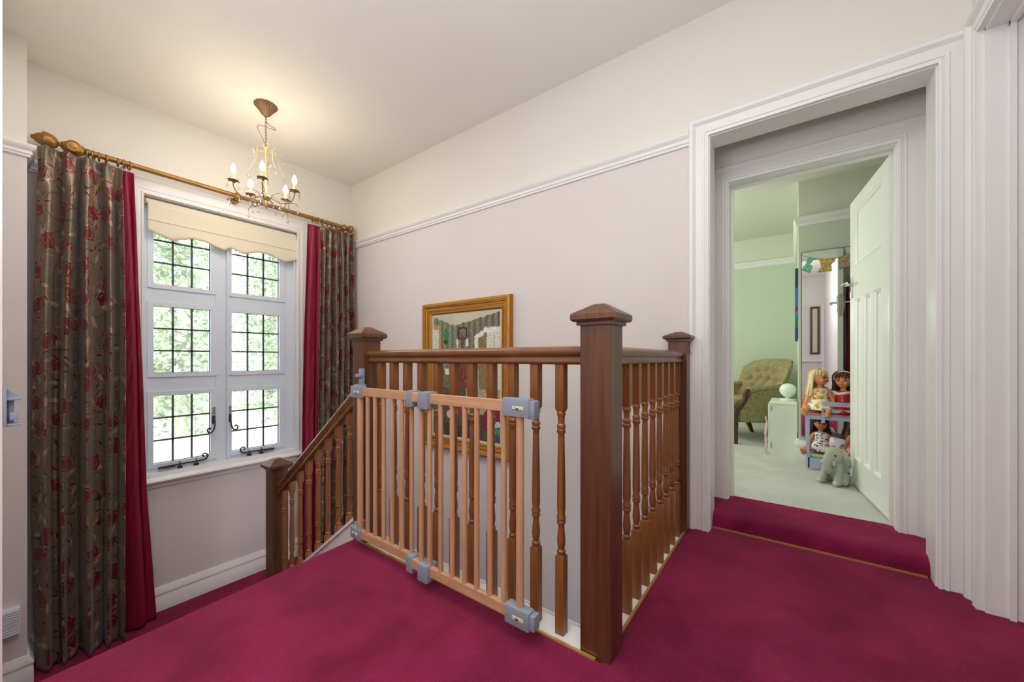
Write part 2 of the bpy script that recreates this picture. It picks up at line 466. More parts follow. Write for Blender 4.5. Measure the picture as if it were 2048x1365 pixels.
# picture rails
PR = [(0, 0), (.012, 0), (.014, .012), (.02, .016), (.02, .03), (.016, .034), (.022, .04), (.034, .052), (.036, .066), (.03, .075), (0, .085)]
Z1 = 2.155
m = MB(); m.sweep(PR, (XB, .468, Z1), (XB, YA, Z1), (-1, 0, 0), (0, 0, 1)); struct(m, 'trim_4', M['trim'], 40)
m = MB(); m.sweep(PR, (.105, YA, Z1), (.57, YA, Z1), (0, -1, 0), (0, 0, 1)); m.sweep(PR, (1.87, YA, Z1), (XB, YA, Z1), (0, -1, 0), (0, 0, 1)); struct(m, 'trim_5', M['trim'], 40)
m = MB(); PRa = PR
m.rings([[Vector((.008, 3.68-a, Z1+b)) for a, b in PRa], [Vector((.105+a, 3.68-a, Z1+b)) for a, b in PRa], [Vector((.105+a, YA, Z1+b)) for a, b in PRa]])
struct(m, 'trim_6', M['trim'], 40)
# baseboards
BB = [(0, 0), (.024, 0), (.024, .11), (.02, .115), (.02, .125), (.026, .13), (.024, .15), (.014, .165), (.01, .178), (0, .18)]
m = MB(); m.sweep(BB, (.13, YA, ZL), (XB, YA, ZL), (0, -1, 0), (0, 0, 1)); struct(m, 'baseboard_far', M['trim'], 40)
m = MB(); m.rings([[Vector((.008, 3.68-a, ZL+b)) for a, b in BB], [Vector((.105+a, 3.68-a, ZL+b)) for a, b in BB], [Vector((.105+a, YA, ZL+b)) for a, b in BB]]); struct(m, 'baseboard_left', M['trim'], 40)
m = MB(); m.sweep(BB, (XB, .58, ZL-.02), (XB, 3.9, ZL-.02), (-1, 0, 0), (0, 0, 1)); struct(m, 'baseboard_right', M['trim'], 40)

# door casings
CS = [(0, 0), (0, .02), (.010, .022), (.013, .016), (.017, .016), (.020, .022), (.030, .023), (.034, .017), (.066, .016), (.072, .024), (.080, .030), (.094, .031), (.099, .026), (.099, 0)]
m = MB(); m.casing(CS, -.485, .37, 0, 2.176, lambda a, b, h: (XB-h, a, b)); struct(m, 'trim_7', M['trim'], 30)
m = MB(); m.casing(CS, 1.31, 2.205, 0, 2.19, lambda a, b, h: (a, YN+h, b)); struct(m, 'trim_8', M['trim'], 30)
m = MB(); m.box((2.193, YN-.5, 0), (2.207, YN, 2.19)); m.box((2.180, YN-.07, 0), (2.194, YN-.055, 2.18)); m.box((1.3, YN-.5, 2.178), (2.2, YN, 2.19)); m.box((1.31, YN-.07, 2.165), (2.193, YN-.055, 2.179))
struct(m, 'trim_9', M['trim'])
m = MB()                                   # lining of the opening
m.box((XB-.003, .365, 0), (2.47, .378, 2.185)); m.box((XB-.003, -.493, 0), (2.47, -.480, 2.185)); m.box((XB-.002, -.480, 2.171), (2.469, .365, 2.185)); struct(m, 'trim_10', M['trim'])

# lobby between the two frames
XD = 2.70
m = MB(); m.prism([(2.398, -.02), (2.398, .03), (2.412, .062), (2.44, ZB-.003), (2.50, ZB), (2.775, ZB), (2.775, -.02)], lambda x, z, h: Vector((x, h, z)), -.56, .45)
struct(m, 'floor_step', M['carpet'], 50)
m = MB(); m.box((2.386, -.47, -.01), (2.397, .36, .007)); struct(m, 'trim_11', M['brass'])
m = MB(); m.box((2.45, -.66, 0), (XD, -.56, 2.6)); m.box((2.45, .45, 0), (XD, .55, 2.6)); m.box((2.45, -.56, 2.45), (XD, .45, 2.6)); struct(m, 'wall_lobby', M['wall_white'])
m = MB(); m.sweep(BB, (2.45, -.56, ZB), (XD, -.56, ZB), (0, 1, 0), (0, 0, 1)); struct(m, 'baseboard_lobby', M['trim'], 40)
m = MB()
m.box((XD, .324, 0), (2.82, 2.7, 2.6)); m.box((XD, -1.9, 0), (2.82, -.425, 2.6)); m.box((XD, -.425, 2.045), (2.82, .324, 2.6)); struct(m, 'wall_bedroom_near', M['wall_white'])
m = MB(); m.casing(CS, -.425, .324, ZB, 2.04, lambda a, b, h: (XD-h, a, b)); struct(m, 'trim_12', M['trim'], 30)
m = MB(); m.box((XD-.002, .318, ZB), (2.822, .330, 2.05)); m.box((XD-.002, -.431, ZB), (2.822, -.419, 2.05)); m.box((XD-.001, -.419, 2.036), (2.821, .318, 2.05))
m.box((2.765, .300, ZB), (2.78, .319, 2.037)); m.box((2.765, -.42, ZB), (2.78, -.405, 2.037)); m.box((2.766, -.405, 2.02), (2.779, .300, 2.037)); struct(m, 'trim_13', M['green_trim'])

# bedroom shell
XM = 4.035                                 # face of the chimney breast
m = MB(); m.box((2.775, -1.9, -.1), (5.75, 2.7, ZB)); struct(m, 'floor_bedroom', M['carpet2'])
m = MB(); m.box((2.8, -1.9, 2.45), (5.75, 2.7, 2.6)); struct(m, 'ceiling_bedroom', M['green_wall'])
m = MB(); m.box((5.62, -1.9, 0), (5.75, 2.7, 2.6)); struct(m, 'wall_bedroom_far', M['green_wall'])
m = MB(); m.box((2.8, 2.6, 0), (5.75, 2.75, 2.6)); struct(m, 'wall_bedroom_left', M['green_wall'])
m = MB(); m.box((2.8, -1.95, 0), (5.75, -1.85, 2.6)); struct(m, 'wall_bedroom_right', M['green_wall'])
m = MB(); m.box((XM, -1.86, ZB), (5.62, -.04, 2.45)); struct(m, 'wall_breast', M['green_wall'])
ZR = 2.07
m = MB(); m.rings([[Vector((XM-a, -1.85, ZR+b)) for a, b in PR], [Vector((XM-a, -.04+a, ZR+b)) for a, b in PR], [Vector((5.62, -.04+a, ZR+b)) for a, b in PR]])
struct(m, 'trim_14', M['green_trim'], 40)
m = MB(); m.sweep(PR, (5.62, -.04, ZR+.02), (5.62, 2.6, ZR+.02), (-1, 0, 0), (0, 0, 1)); struct(m, 'trim_15', M['green_trim'], 40)
m = MB(); m.rings([[Vector((XM-a, -1.85, ZB+b)) for a, b in BB], [Vector((XM-a, -.04+a, ZB+b)) for a, b in BB], [Vector((5.62, -.04+a, ZB+b)) for a, b in BB]]); struct(m, 'baseboard_breast', M['green_trim'], 40)
m = MB(); m.sweep(BB, (5.62, 0, ZB), (5.62, 2.6, ZB), (-1, 0, 0), (0, 0, 1)); struct(m, 'baseboard_bedroom', M['green_trim'], 40)

# ------------------------------------------------------------------ bedroom door
def door():
    o = bpy.data.objects.new('door_1', None); C.objects.link(o); o.location = (2.826, -.412, 0); o.rotation_euler = (0, 0, math.radians(6.8)); tag(o, kind='structure')
    W, T, z0, z1 = .735, .038, ZB+.012, 2.032
    xs = [(.10, .245), (.29, .435), (.48, .625)]
    m = MB()
    m.box((0, -T, z0), (.10, 0, z1)); m.box((.625, -T, z0), (W, 0, z1))
    m.box((.10, -T, z0), (.625, 0, .27)); m.box((.10, -T, 1.355), (.625, 0, 1.575)); m.box((.10, -T, 1.955), (.625, 0, z1))
    m.box((.245, -T, .27), (.29, 0, 1.355)); m.box((.435, -T, .27), (.48, 0, 1.355))
    m.box((.09, -T+.012, .26), (.635, -.014, 1.97))
    m.build('door_leaf', M['green_trim'], o, local=True)
    PM = [(0, -.014), (0, -.001), (-.006, .003), (-.012, -.002), (-.02, -.006), (-.024, -.014)]
    for a, b, c, d in [(x0, x1, .27, 1.355) for x0, x1 in xs]+[(.10, .625, 1.575, 1.955)]:
        m = MB(); m.casing(PM, a, b, c, d, lambda p, q, h: (p, h, q), True); m.build('panel_moulding', M['green_trim'], o, 30, True)
    for sgn in (1, -1):
        m = MB(); y = 0 if sgn > 0 else -T
        m.box((.665, y, 1.37), (.705, y+sgn*.008, 1.52), .003); m.cyl((.685, y, 1.46), (.685, y+sgn*.05, 1.46), .009)
        m.tube([(.685, y+sgn*.05, 1.46), (.66, y+sgn*.055, 1.46), (.58, y+sgn*.05, 1.458)], .0085, 10, sub=4)
        m.build('door_handle', M['chrome'], o, 40, True)
    m = MB(); m.box((W-.001, -.031, 1.33), (W+.002, -.007, 1.53)); m.build('lock_plate', M['hinge'], o, local=True)
    for z in (1.72, .28):
        m = MB(); m.box((-.002, -.036, z-.045), (.001, -.012, z+.045)); m.cyl((0, -.041, z-.047), (0, -.041, z+.047), .006)
        h = m.build('hinge', M['hinge'], o, local=True)
        m = MB()
        for k in (-.03, 0, .03): m.cyl((-.004, -.024, z+k), (-.001, -.024, z+k), .005)
        m.build('hinge_screws', M['iron'], h, local=True)
door()

# ------------------------------------------------------------------ window
def window():
    o = bpy.data.objects.new('window_1', None); C.objects.link(o); o.location = (1.21, YA, .02); tag(o, kind='structure')
    y0, y1 = 4.03, 4.09
    m = MB()                                # architrave
    AR = [(0, 0), (0, .02), (.012, .022), (.016, .016), (.030, .016), (.036, .022), (.05, .026), (.085, .032), (.105, .040), (.115, .034), (.115, 0)]
    m.casing(AR, .655, 1.763, .03, 2.2, lambda a, b, h: (a, YA-h, b)); m.build('architrave', M['trim'], o, 30)
    m = MB()                                # reveal
    m.box((.64, YA, .02), (.656, y1, 2.21)); m.box((1.762, YA, .02), (1.778, y1, 2.21)); m.box((.65, YA, 2.195), (1.77, y1, 2.21)); m.build('reveal', M['trim'], o)
    m = MB()
    SL = [(0, 0), (.05, 0), (.066, .006), (.07, .014), (.066, .024), (.058, .03), (-.10, .036), (-.10, 0)]
    m.sweep([(a, b) for a, b in SL], (.52, YA, .0), (1.90, YA, .0), (0, -1, 0), (0, 0, 1)); m.box((.655, YA, .03), (1.763, y0+.01, .062)); m.build('window_sill', M['trim'], o, 40)
    m = MB(); m.sweep([(0, 0), (.012, 0), (.014, .008), (.022, .012), (.022, .022), (.03, .03), (.034, .045), (0, .046)], (.53, YA, -.046), (1.89, YA, -.046), (0, -1, 0), (0, 0, 1)); m.build('apron_moulding', M['trim'], o, 40)
    m = MB()
    m.box((.656, y0, .05), (.70, y1, 2.2)); m.box((1.685, y0, .05), (1.763, y1, 2.2)); m.box((1.126, y0-.004, .05), (1.206, y1, 2.2))
    for xa, xb in ((.70, 1.126), (1.206, 1.685)):
        m.box((xa-.004, y0+.003, 2.08), (xb+.004, y1-.002, 2.2)); m.box((xa-.004, y0+.003, .05), (xb+.004, y1-.002, .1))
        for z in (.675, 1.385): m.box((xa-.004, y0+.003, z), (xb+.004, y1-.002, z+.14))
    m.build('window_frame', M['cool'], o)
    for x0, x1 in ((.725, 1.088), (1.242, 1.632)):
        for z0, z1, nr in ((.122, .657, 3), (.838, 1.367, 3), (1.54, 2.065, 3)):
            e = .034; m = MB(); q0, q1 = y0-.008, y1-.01
            m.box((x0-e, q0, z0-e), (x0, q1, z1+e)); m.box((x1, q0, z0-e), (x1+e+.015, q1, z1+e)); m.box((x0, q0, z0-e), (x1, q1, z0)); m.box((x0, q0, z1), (x1, q1, z1+e))
            sa = m.build('sash', M['cool'], o)
            m = MB(); m.box((x0-.01, 4.052, z0-.01), (x1+.01, 4.056, z1+.01)); m.build('pane', M['pane'], sa)
            m = MB()
            for i in range(1, 3): x = x0+(x1-x0)*i/3; m.box((x-.006, 4.046, z0), (x+.006, 4.06, z1))
            for i in range(1, nr): z = z0+(z1-z0)*i/nr; m.box((x0, 4.046, z-.006), (x1, 4.06, z+.006))
            for x in (x0, x1): m.box((x-.003, 4.046, z0), (x+.003, 4.06, z1))
            for z in (z0, z1): m.box((x0, 4.046, z-.003), (x1, 4.06, z+.003))
            m.build('lead_bars', M['lead'], sa)
    m = MB(); m.box((1.198, 4.0, .062), (1.212, 4.026, 2.19)); m.build('sliding_glazing_edge', M['cool'], o)
    def curl(c, r, t, d=1):                # spiral end
        return [(c[0]+d*r*(1-.1*k/4)*math.cos(k*.6+PI), c[1], c[2]+r*(1-.1*k/4)*math.sin(k*.6+PI)) for k in range(0, 11)]
    for x, sg in ((1.108, -1), (1.224, 1)):
        m = MB(); m.box((x-.012, 4.012, .39), (x+.012, 4.022, .46), .003)
        m.tube([(x, 4.006, .445), (x, 3.99, .41), (x+sg*.004, 3.985, .36), (x+sg*.02, 3.985, .325), (x+sg*.042, 3.985, .322), (x+sg*.052, 3.985, .345), (x+sg*.038, 3.985, .36), (x+sg*.028, 3.985, .347)], .006, 8, sub=4)
        m.build('window_handle', M['iron'], o, 40)
        m = MB(); m.box((x-.012, 4.012, .47), (x+.012, 4.02, .535), .003); m.build('window_lock', M['chrome'], o)
    for xa, xb in ((.76, 1.06), (1.58, 1.30)):
        sg = 1 if xb > xa else -1; m = MB(); z = .092
        m.tube([(xa, 4.0, z), (xa+sg*.1, 4.0, z+.004), (xb-sg*.03, 4.0, z+.006), (xb-sg*.005, 4.0, z+.02), (xb, 4.0, z+.045), (xb-sg*.02, 4.0, z+.06), (xb-sg*.035, 4.0, z+.045), (xb-sg*.02, 4.0, z+.034)], .006, 8, sub=4)
        m.box((xa-.01, 3.99, z-.01), (xa+sg*.09, 4.012, z+.006), .002)
        for t in (.4, .75): x = xa+(xb-xa)*t; m.cyl((x, 4.0, z-.022), (x, 4.0, z+.028), .004); m.box((x-.015, 3.99, z-.03), (x+.015, 4.015, z-.012))
        m.build('casement_stay', M['iron'], o, 40)
window()

# roller blind with a scalloped hem
t = thing('roller_blind', 'cream roller blind with scalloped hem drawn partway down over the leaded window', 'blind', (1.22, 3.965, 2.17))
def hem(u):
    pts = [(0, 1.937), (.06, 1.912), (.13, 1.888), (.19, 1.912), (.25, 1.934), (.33, 1.93), (.40, 1.90), (.45, 1.886), (.485, 1.92), (.53, 1.908), (.58, 1.89), (.63, 1.908), (.68, 1.931), (.77, 1.93), (.85, 1.90), (.90, 1.885), (.95, 1.905), (1, 1.932)]
    for i in range(len(pts)-1):
        if u <= pts[i+1][0]:
            a, b = pts[i], pts[i+1]; f = (u-a[0])/(b[0]-a[0]); f = f*f*(3-2*f); return a[1]+(b[1]-a[1])*f
    return pts[-1][1]
m = MB(); m.grid(lambda u, v: Vector((.682+u*1.086, 3.966+.002*math.sin(v*3), 2.16+(hem(u)-2.16)*v)), 80, 10); m.build('fabric', M['cream'], t, True, mods=[('SOLIDIFY', dict(thickness=.003))])
m = MB(); m.cyl((.672, 3.985, 2.165), (1.764, 3.985, 2.165), .02, n=20); m.build('roller_tube', M['cream'], t, 40)
for x in (.664, 1.766):
    m = MB(); m.box((x-.006, 3.957, 2.13), (x+.004, 3.99, 2.195), .002); m.build('bracket', M['bronze'], t)
m = MB(); m.tube([(.682+u/40*1.086, 3.962, hem(u/40)+.002) for u in range(41)], .0035, 6); m.build('hem_braid', M['champ'], t, True)
m = MB(); m.box((.682, 3.960, 2.018), (1.768, 3.964, 2.024)); m.build('hem_seam', M['cream'], t)
m = MB(); m.tube([(1.752, 3.975, 2.16), (1.752, 3.975, .80)], .003, 6); m.tube([(1.744, 3.97, 2.16), (1.744, 3.97, .80)], .003, 6); m.build('bead_chain', M['white_plastic'], t)

# ------------------------------------------------------------------ curtain pole
PY, PZ = 3.83, 2.345
t = thing('curtain_pole', 'long gilt wooden curtain pole with turned finials above the window', 'curtain pole', (1.21, PY, PZ))
m = MB(); m.cyl((.25, PY, PZ), (2.22, PY, PZ), .0185, n=20); m.build('pole', M['pole'], t, 40)
FN = [(.014, 0), (.022, .004), (.024, .012), (.014, .018), (.013, .026), (.03, .034), (.043, .05), (.049, .07), (.051, .088), (.050, .093), (.037, .098), (.034, .106), (.027, .118), (.018, .125), (.014, .132), (.013, .137), (.004, .141)]
m = MB(); m.lathe([(r, h) for r, h in FN], (.262, PY, PZ), (-1, 0, 0), 24); m.build('finial', M['pole'], t, 40)
m = MB(); m.lathe([(.015, 0), (.02, .004), (.02, .012), (.034, .02), (.04, .034), (.038, .05), (.028, .06), (.001, .066)], (2.222, PY, PZ), (1, 0, 0), 24); m.build('finial', M['pole'], t, 40)
for x, big in ((.30, 1), (1.222, 0), (2.185, 0)):
    m = MB()
    m.lathe([(.042, 0), (.044, .006), (.036, .014), (.03, .02), (.022, .024), (.02, .07), (.026, .085)], (x, YA, PZ-.03 if not big else PZ-.02), (0, -1, 0), 20)
    m.ell((x, PY, PZ-.004), (.058 if big else .03, .040 if big else .034, .044 if big else .034), n=3)
    if big: m.lathe([(.036, 0), (.036, .007), (.028, .010), (.026, .006), (.018, .006), (.016, .012), (.001, .014)], (x-.004, PY-.034, PZ), (0, -1, 0), 20)
    m.build('pole_bracket', M['pole'], t, 50)
rm = MB(); n = 28
rm.tube([(0, .027*math.cos(2*PI*i/n), .027*math.sin(2*PI*i/n)) for i in range(n)], .0055, 8, closed=True); rm.tube([(0, 0, -.032), (0, .004, -.038), (0, 0, -.044), (0, -.004, -.038)], .0015, 6, closed=True)
ring0 = None
for x in (.362, .388, .414, .449, .505, .535, .562, 1.86, 1.905, 1.955, 2.005, 2.055, 2.1, 2.235):
    loc = Vector((x, PY, PZ-.009))-t.location
    if ring0 is None:
        ring0 = rm.build('curtain_ring', M['pole'], t, 50); ring0.location = loc; o = ring0
    else: o = copy_part(ring0, t, loc)
    o.rotation_euler = (R.uniform(-.1, .1), 0, R.uniform(-.35, .35))

# ------------------------------------------------------------------ curtains
def interp(tab, v):
    for (a, *A), (b, *B) in zip(tab, tab[1:]):
        if v <= b:
            f = (v-a)/(b-a); f = f*f*(3-2*f) if False else f
            return [x+(y-x)*f for x, y in zip(A, B)]
    return list(tab[-1][1:])
def cloth(edges, zt, zb, folds, amp, width, seed, mat, name, parent, y0=PY+.0, pleat=True, nu=150, nv=130, uoff=0):
    rr = random.Random(seed); ph = [rr.uniform(0, 6.28) for _ in range(6)]
    def f(u, v):
        xl, xr = interp(edges, v)
        top = max(0, 1-v/.09)
        warp = .035*math.sin(2*PI*u*2+ph[0]+v*1.2)*(1-top)+.02*math.sin(2*PI*u*3+ph[1]-v*2)*(1-top)
        ar = 2*PI*folds*(u+warp*.9)
        w = 1-2*abs(math.sin(ar/2))**.8 if pleat else math.sin(ar); w = w*(1+.25*math.sin(2*PI*u*1.7+ph[2]))
        d = amp*(.55+.45*min(1, v*3))*w + amp*.32*math.sin(2*ar+ph[3]+v*2.0)*min(1, v*2.5)
        if pleat: d = d*(1-.35*top) + top*.012*math.sin(2*PI*folds*2*u)
        pin = .0
        if pleat: pin = .006*math.sin(2*ar)*math.exp(-((v-.035)/.03)**2)
        x = xl+(xr-xl)*u + pin + .010*math.cos(ar)*min(1, v*4)
        drape = .008*math.sin(v*9+u*5+ph[4])*v
        crease = .0035*math.sin(v*60+u*22+ph[5])*math.sin(v*23+u*9)*min(1, v*2)
        return Vector((x, y0+d+drape+crease, zt+(zb-zt)*v+.01*math.sin(2*PI*folds*u)*top*.4))
    m = MB(); m.grid(f, nu, nv, lambda u, v: (u*width+uoff, (1-v)*(zt-zb)+uoff))
    return m.build(name, mat, parent, 'all', mods=[('SOLIDIFY', dict(thickness=.0025))])
t = thing('curtain', 'taupe curtain with red roses at the left of the window, full length', 'curtain', (.36, PY, ZL))
cloth([(0, .150, .520), (.3, .128, .535), (.6, .118, .535), (.85, .128, .53), (1, .14, .53)], 2.285, ZL+.006, 4.3, .072, .85, 3, M['brocade'], 'patterned_cloth', t, y0=PY-.045)
cloth([(0, .500, .582), (.15, .50, .602), (.45, .505, .637), (.7, .50, .657), (1, .50, .715)], 2.283, ZL+.01, 1.6, .022, .2, 9, M['red_lining'], 'lining', t, y0=PY-.022, pleat=False, nu=40)
t = thing('curtain', 'taupe curtain with red roses at the right of the window, behind the stair newel', 'curtain', (2.03, PY, ZL))
cloth([(0, 1.925, 2.278), (.5, 1.885, 2.272), (1, 1.875, 2.275)], 2.285, ZL+.006, 5.5, .055, .78, 5, M['brocade'], 'patterned_cloth', t, y0=PY-.02, uoff=1.3)
cloth([(0, 1.808, 1.94), (.3, 1.765, 1.92), (.6, 1.745, 1.91), (1, 1.735, 1.90)], 2.28, ZL+.01, 1.6, .024, .3, 11, M['red_lining'], 'lining', t, y0=PY+.0, pleat=False, nu=50)

# ------------------------------------------------------------------ banister
t = thing('banister', 'brown wooden banister with turned balusters and square capped newel posts around the stairwell', 'banister', (1.17, .5, 0))
def newel(x0, x1, y0, y1, z0, z1, mat, apex, ov=.024):
    m = MB(); m.box((x0, y0, z0), (x1, y1, z1), .003); o = m.build('newel_post', mat, t)
    m = MB(); a, b, c, d = x0-ov, x1+ov, y0-ov, y1+ov
    def rg(k, z): return [Vector((a+k, c+k, z)), Vector((b-k, c+k, z)), Vector((b-k, d-k, z)), Vector((a+k, d-k, z))]
    h = apex-z1
    m.rings([rg(ov-.001, z1-.012), rg(ov-.009, z1-.012), rg(ov-.009, z1), rg(.006, z1), rg(.0, z1+.006), rg(0, z1+h*.38), rg(.004, z1+h*.46), rg((b-a)*.37, z1+h)])
    m.build('newel_cap', mat, o, 20)
newel(1.125, 1.230, .453, .556, -.30, 1.070, M['wood_newel'], 1.128)
newel(1.125, 1.228, 1.788, 1.885, -.55, 1.058, M['wood_newel'], 1.118)
newel(2.225, 2.328, .462, .560, -.012, 1.058, M['wood_newel'], 1.100)
newel(1.122, 1.226, 2.880, 2.985, ZL, .185, M['wood_newel'], .248)
RP = [(-.020, 0), (.020, 0), (.026, .006), (.026, .014), (.021, .019), (.021, .026), (.030, .033), (.034, .044), (.031, .054), (.020, .061), (0, .064), (-.020, .061), (-.031, .054), (-.034, .044), (-.030, .033), (-.021, .026), (-.021, .019), (-.026, .014), (-.026, .006)]
ZU = .930
m = MB(); m.sweep(RP, (1.177, .556, ZU), (1.177, 1.788, ZU), (1, 0, 0), (0, 0, 1)); m.build('handrail', M['wood_rail'], t, 50)
m = MB(); m.sweep(RP, (1.230, .508, ZU), (2.225, .508, ZU), (0, 1, 0), (0, 0, 1)); m.build('handrail', M['wood_rail_x'], t, 50)
zr = lambda y: .700-sl*(y-1.921)
k = math.hypot(1, sl)
m = MB(); m.sweep(RP, (1.177, 1.885, zr(1.885)), (1.177, 2.88, zr(2.88)), (1, 0, 0), (0, 0, 1.42)); m.build('handrail', M['wood_rail'], t, 50)
def baluster_mesh(zb, t0, t1, zt, name):
    hw = .0162; m = MB()
    def sq(k, z): return [Vector((-k, -k, z)), Vector((k, -k, z)), Vector((k, k, z)), Vector((-k, k, z))]
    m.rings([sq(hw, zb), sq(hw, t0-.008), sq(hw-.0045, t0)]); m.rings([sq(hw-.0045, t1), sq(hw, t1+.010), sq(hw, zt)])
    L = t1-t0; s_ = L/.5
    pr = [(.0125, -.002), (.0155, .006), (.0155, .012), (.011, .018), (.0135, .03), (.0152, .05), (.0128, .075), (.0108, .098), (.011, .103), (.0155, .108), (.0155, .116), (.0120, .119), (.0158, .123), (.0155, .132), (.0128, .138),
          (.0150, .16), (.0148, .22), (.0135, .32), (.0118, .405), (.0115, .42), (.0155, .427), (.0158, .436), (.0122, .440), (.0158, .444), (.0155, .453), (.0115, .458), (.0122, .475), (.0130, .484), (.0155, .489), (.0155, .497), (.0125, .502)]
    m.lathe([(r, t0+h*s_) for r, h in pr], n=14)
    return m.build(name, M['wood_bal'], t, 35)
b0 = baluster_mesh(-.012, .265, .765, ZU+.001, 'baluster')
first = True
for i in range(11):
    loc = Vector((1.177, 1.706-i*.1052, 0))-t.location
    if first: b0.location = loc; first = False
    else: copy_part(b0, t, loc)
for i in range(9): copy_part(b0, t, Vector((1.312+i*.1105, .508, 0))-t.location)
b1 = baluster_mesh(-.70, -.562, -.062, .03, 'baluster')
for i in range(8):
    y = 2.003+i*.1177; loc = Vector((1.177, y, zr(y)-.005))-t.location
    if i == 0: b1.location = loc
    else: copy_part(b1, t, loc)

# ------------------------------------------------------------------ folding safety gate (swung back against the banister)
GX = 1.066
t = thing('safety_gate', 'pale beech stair gate with grey plastic brackets folded against the banister', 'safety gate', (GX, 1.25, 0))
for z0, z1 in ((.768, .808), (.068, .108)):
    m = MB(); m.box((GX-.010, 1.215, z0), (GX+.010, 1.765, z1), .003); m.build('rail', M['beech_y'], t)
    m = MB(); m.box((GX-.032, .72, z0), (GX-.012, 1.30, z1), .003); m.build('rail', M['beech_y'], t)
bars = [(1.72, .015, 0), (1.656, .010, 0), (1.595, .010, 0), (1.528, .010, 0), (1.464, .010, 0), (1.393, .010, 0), (1.327, .010, 0), (1.265, .0105, 1), (1.212, .010, 1), (1.146, .010, 1), (1.08, .010, 1), (1.013, .010, 1), (.951, .010, 1), (.887, .010, 1), (.823, .010, 1), (.753, .0135, 1)]
for y, r, fr in bars:
    m = MB(); x = GX-.022 if fr else GX; yy = y*(x/GX) if fr else y
    ex = .03 if r > .012 else 0
    m.cyl((x, yy, .1-ex), (x, yy, .775+ex), r, n=14); m.build('bar', M['beech'], t, 50)
def bracket(y0, y1, z0, z1, x0, x1, slot=True, extra=None):
    m = MB(); m.box((x0, y0, z0), (x1, y1, z1), .006)
    if extra: extra(m)
    o = m.build('bracket', M['grey'], t, 40)
    if slot:
        yc = (y0+y1)/2
        q = MB(); q.box((x0-.002, y0+.02, (z0+z1)/2-.0055), (x0+.001, min(y0+.066, y1-.012), (z0+z1)/2+.0055), .001); q.build('slot', M['slip'], o)
        q = MB(); q.lathe([(.006, 0), (.006, .002), (.003, .004)], (x0-.002, y0+.045, (z0+z1)/2), (-1, 0, 0), 12); q.build('screw', M['steel'], o, 40)
bracket(1.685, 1.785, .757, .815, GX-.016, GX+.016, True, lambda m: (m.box((GX+.010, 1.765, .755), (1.127, 1.80, .82), .004), m.box((1.105, 1.775, .80), (1.127, 1.80, .90), .006), m.box((1.085, 1.772, .855), (1.12, 1.802, .872), .004)))
bracket(1.70, 1.785, .056, .112, GX-.016, GX+.016, True, lambda m: m.box((GX+.010, 1.765, .05), (1.127, 1.80, .12), .004))
bracket(.69, .80, .755, .818, GX-.042, GX-.004, True, lambda m: (m.box((GX-.036, .672, .75), (GX+.0, .70, .812), .006),))
bracket(.69, .79, .055, .118, GX-.042, GX-.004, True, lambda m: (m.box((GX-.036, .672, .06), (GX+.0, .70, .11), .006),))
for z0, z1 in ((.745, .815), (.045, .115)):
    bracket(1.285, 1.325, z0, z1, GX-.034, GX+.014, False); bracket(1.175, 1.235, z0, z1, GX-.048, GX+.012, False)

# latch on the wall end
t = thing('gate_latch', 'grey plastic gate catch on the wall end left of the rose curtain', 'gate latch', (.02, 1.84, .8))
m = MB(); m.box((.008, 1.80, .755), (.016, 1.86, .865), .003); m.box((.014, 1.805, .83), (.042, 1.855, .838), .002); m.box((.014, 1.805, .755), (.041, 1.855, .763), .002)
m.prism([(.016, .863), (.016, .836), (.042, .838)], lambda a, b, h: Vector((a, h, b)), 1.81, 1.85); m.build('catch_plate', M['grey'], t, 30)
m = MB(); m.cyl((.022, 1.83, .763), (.022, 1.83, .83), .007); m.box((.02, 1.805, .772), (.036, 1.83, .795), .003); m.build('catch_pin', M['grey'], t, 40)
# ribbed vent low on the stub wall
t = thing('wall_vent', 'white ribbed plastic vent low on the wall left of the rose curtain', 'vent', (0, 3.65, -.58))
m = MB(); m.box((-.09, 3.63, -.66), (.08, 3.68, -.505), .004); m.build('vent_body', M['white_plastic'], t)
m = MB()
for i in range(10): m.box((-.085, 3.625, -.652+i*.0145), (.076, 3.632, -.644+i*.0145), .002)
m.build('vent_ribs', M['white_plastic'], t)

# cream bell wire by the far newel
m = MB()
m.tube([(2.29, .45, 1.00), (2.285, .452, .98), (2.28, .455, 1.01), (2.29, .457, 1.03), (2.305, .455, 1.06), (2.318, .45, 1.09), (2.322, .466, 1.05), (2.322, .468, .8), (2.322, .47, .4), (2.322, .47, .03), (2.30, .478, .012), (2.25, .47, .012)], .003, 6, sub=5)
tag(m.build('cable', M['trim'], None, True), 'thin cream wire looped round the newel post beside the door frame', 'cable')

